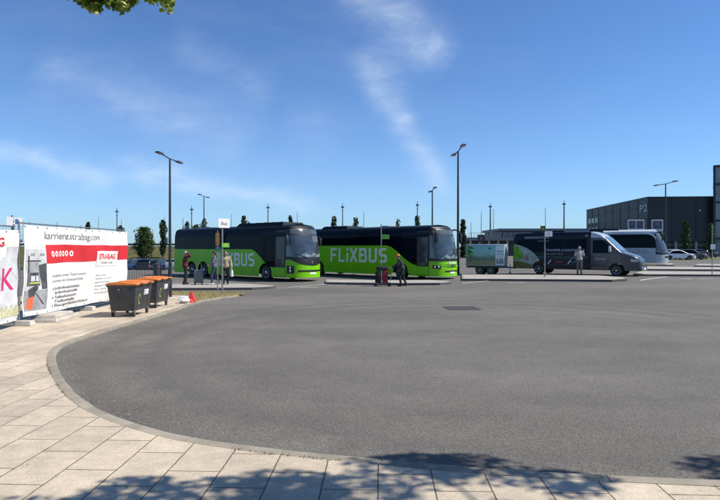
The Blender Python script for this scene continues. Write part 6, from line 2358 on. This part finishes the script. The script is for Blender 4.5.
    for s_ in 'LR':
        capsule(c, D['hi' + s_], .098, D['kn' + s_], .070); capsule(c, D['kn' + s_], .070, D['kn' + s_].lerp(D['an' + s_], .92), .056)
    capsule(c, D['pelvis'] + Vector((0, .062, -.02)), .122, D['pelvis'] + Vector((0, -.062, -.02)), .122)
    capsule(c, D['pelvis'] + Vector((0, 0, -.02)), .13, D['pelvis'] + Vector((0, 0, .07)), .13)
    fuse(c, 'trousers', legs, root, .014, 4)
    for s_ in 'LR':
        c = MB(); a = D['an' + s_]; t_ = D.get('to' + s_) or a + Vector((.16, 0, -.055))
        capsule(c, a + Vector((-.04, 0, -.042)), .047, t_ + Vector((0, 0, .0)), .040); capsule(c, a + Vector((0, 0, .0)), .048, a + Vector((.04, 0, -.03)), .045)
        c.v = [(x, y, max(z, .0)) for x, y, z in c.v]
        fuse(c, 'shoe', shoes, root, .011, 2)
    hb = MB()
    if cap:
        hb.ball((-.004, 0, .045), .108, (1.0, .84, .82), 9); hb.ball((.085, 0, .045), .075, (1.0, .95, .16), 8)
        hb.v = [p for p in hb.v]
        c = MB(); c.add([HM @ Vector(p) for p in hb.v], hb.f); fuse(c, 'cap', cap, root, .010, 2)
        hb = MB(); hb.ball((-.03, 0, -.01), .095, (.85, .86, .8), 8)
    else:
        hb.ball((-.018, 0, .048), .104, (1.0, .85, .92), 9); hb.ball((-.045, 0, -.005), .085, (.75, .96, 1.0), 8)
    if hairlong:
        hb.ball((-.06, 0, -.10), .075, (.7, 1.1, 1.5), 8)
    c = MB(); c.add([HM @ Vector(p) for p in hb.v], hb.f); fuse(c, 'hair', hair, root, .010, 2)
    return root


cl = lambda n_, c_: mat(n_, c_, .85, var=.3, vscale=9, bump=.8, bscale=11)
hair_d, hair_g = mat('dark_hair', (.02, .014, .010), .6), mat('grey_hair', (.30, .28, .26), .6)
dk_sh = cl('dark_shoe', (.02, .02, .02)); wh_sh = cl('white_shoe', (.6, .6, .58))


def ppos(px, py, h=.12):
    p = at(px, py, h); return (p.x, p.y, p.z + h)


# man shading his eyes beside the left coach
loc = ppos(185.3, 284.0)
make_person('man in dark red jacket shading his eyes with a raised hand beside the left coach', loc, R(20), dict(
    elR=(.22, -.34, 1.50), wrR=(.12, -.10, 1.66), elL=(-.06, .30, 1.16), wrL=(.10, .30, .92), knL=(.06, .11, .5), anL=(.02, .14, .09), anR=(-.08, -.12, .09), yaw=-.2),
    cl('dark_red_cloth', (.085, .012, .016)), cl('black_trousers', (.012, .012, .014)), hair_g, dk_sh, jacket=True)
# his suitcase
p = ppos(198.6, 284.4)
t = thing('suitcase', 'upright grey trolley suitcase beside the man in dark red', 'suitcase', p, R(10))
mb = MB(); mb.box(-.23, .23, -.14, .14, .07, .78); mb.build('shell', mat('grey_suitcase_shell', (.13, .14, .15), .4, var=.1), t, bevel=.05, smooth=True)
mb = MB()
for k in range(6): mb.box(-.19 + k * .07, -.165 + k * .07, -.148, .148, .12, .74)
mb.build('rib', mat('grey_suitcase_rib', (.17, .18, .19), .4), t, bevel=.004)
mb = MB(); mb.tube([(-.12, .08, .78), (-.12, .08, 1.10), (.12, .08, 1.10), (.12, .08, .78)], .012, 6); mb.build('pull_handle', m_steel, t)
for sx in (-.18, .18):
    for sy in (-.09, .09):
        mb = MB(); mb.cyl((sx, sy - .015, .035), (sx, sy + .015, .035), .035, n=12); mb.box(sx - .012, sx + .012, sy - .022, sy + .022, .035, .08); mb.build('wheel', m_rub, t)

# pair at the stop
loc = ppos(214.5, 284.6)
make_person('person in a dark blue patterned top walking at the stop, left of the beige one', loc, R(195), dict(
    knL=(.16, .10, .52), anL=(.12, .11, .09), knR=(.0, -.10, .50), anR=(-.22, -.11, .12), elL=(.08, .23, 1.16), wrL=(.24, .18, 1.06), elR=(-.10, -.23, 1.15), wrR=(-.04, -.24, .90)),
    mat_noise2('blue_white_pattern_cloth', (.015, .026, .065), (.22, .24, .30), 7, .8, 0), cl('blue_jeans', (.035, .05, .085)), hair_d, wh_sh)
loc = ppos(225.6, 284.4)
pb = make_person('person in a beige coat with dark trousers waiting at the stop', loc, R(-75), dict(
    wrL=(.10, .30, .92), elL=(.0, .27, 1.15), wrR=(.12, -.16, 1.05), elR=(-.02, -.25, 1.16), yaw=.4),
    cl('beige_cloth', (.34, .29, .19)), cl('dark_blue_trousers', (.018, .020, .03)), mat('fair_hair', (.16, .10, .05), .6), dk_sh, jacket=True, hairlong=True, female=True)
M_ = Matrix.Translation(loc) @ Matrix.Rotation(R(-75), 4, 'Z')
q = M_ @ Vector((.13, .305, .42))
bm_ = MB()
bm_.taper(-.15, .15, -.06, .06, 0, -.13, .13, -.035, .035, .34)
bm_.tube([(-.09, 0, .33), (-.05, 0, .44), (.05, 0, .44), (.09, 0, .33)], .008, 5)
o = bm_.build('carrier_bag', mat('white_carrier', (.72, .71, .68), .5, var=.08), None, bevel=.02, smooth=True, loc=q, rotz=R(-60))
tag(o, 'white carrier bag hanging from the hand of the person in beige', 'bag')

# man pushing a luggage cart
loc = at(401.5, 286.2); loc = (loc.x, loc.y, loc.z)
make_person('man in dark clothes and orange cap bending over a loaded luggage cart', loc, R(176), dict(
    pelvis=(-.04, 0, .94), waist=(.0, 0, 1.09), chest=(.07, 0, 1.28), neck=(.13, 0, 1.44), head=(.18, 0, 1.59), pitch=.28,
    shL=(.10, .19, 1.385), shR=(.10, -.19, 1.385), elL=(.22, .24, 1.14), elR=(.22, -.24, 1.14), wrL=(.50, .18, 1.00), wrR=(.50, -.18, 1.00),
    hiL=(-.06, .09, .90), hiR=(-.06, -.09, .90), knL=(.10, .10, .49), anL=(.02, .11, .09), knR=(-.08, -.10, .49), anR=(-.26, -.11, .11)),
    cl('dark_slate_cloth', (.022, .028, .034)), cl('black_trousers', (.012, .012, .014)), hair_d, dk_sh, jacket=True, cap=cl('orange_cap', (.62, .16, .03)))
M_ = Matrix.Translation(loc) @ Matrix.Rotation(R(176), 4, 'Z')
q = M_ @ Vector((.98, 0, 0))
t = thing('luggage_cart', 'luggage cart with small wheels pushed by the man in the orange cap', 'luggage cart', (q.x, q.y, q.z), R(176))
mb = MB(); mb.tube([(-.48, -.22, 1.0), (-.48, .22, 1.0)], .016, 6)
for sy in (-.22, .22): mb.tube([(-.48, sy, 1.0), (-.38, sy, .30), (-.34, sy, .17), (.42, sy, .15)], .016, 6)
for x in (-.2, .0, .2, .40): mb.tube([(x, -.22, .16), (x, .22, .16)], .012, 5)
mb.build('frame', m_steel, t)
for x, sy in ((-.32, -.22), (-.32, .22), (.40, -.18), (.40, .18)):
    mb = MB(); mb.cyl((x, sy - .02, .09), (x, sy + .02, .09), .09, n=16); mb.box(x - .015, x + .015, sy - .028, sy + .028, .09, .16); mb.build('wheel', m_rub, t)


def bag(label, name, off, sx, sy, sz, m, rz=0.0, handle=True):
    o_ = thing(name, label, 'bag', tuple(q + Matrix.Rotation(R(176), 3, 'Z') @ Vector(off)), R(176) + rz)
    mb = MB(); mb.taper(-sx, sx, -sy, sy, 0, -sx * .93, sx * .93, -sy * .92, sy * .92, sz); mb.build('shell', m, o_, bevel=min(sx, sy) * .35, smooth=True)
    if handle:
        mb = MB(); mb.tube([(-sx * .4, 0, sz - .01), (-sx * .3, 0, sz + .06), (sx * .3, 0, sz + .06), (sx * .4, 0, sz - .01)], .012, 6); mb.build('handle', m_black, o_)


bag('black travel bag at the front of the luggage cart', 'travel_bag', (.26, .02, .175), .17, .20, .62, cl('black_bag_cloth', (.014, .014, .016)))
bag('crimson red suitcase standing on the luggage cart', 'suitcase', (-.10, .06, .175), .16, .13, .66, cl('crimson_bag', (.28, .012, .045)))
bag('dark duffel bag lying on top of the luggage on the cart', 'duffel_bag', (.06, .02, .84), .32, .17, .24, cl('dark_duffel', (.022, .022, .026)), .1)

# man standing before the van
loc = ppos(579.5, 274.6)
make_person('man in a light shirt and grey trousers standing before the dark van', loc, R(80), dict(
    elL=(.04, .26, 1.16), wrL=(.22, .12, 1.12), elR=(.04, -.26, 1.16), wrR=(.22, -.12, 1.12), pitch=.25),
    mat_noise2('grey_white_shirt_cloth', (.22, .23, .24), (.50, .50, .50), 6, .8, 0), cl('grey_trousers', (.11, .105, .10)), hair_g, dk_sh, sleeve='short')
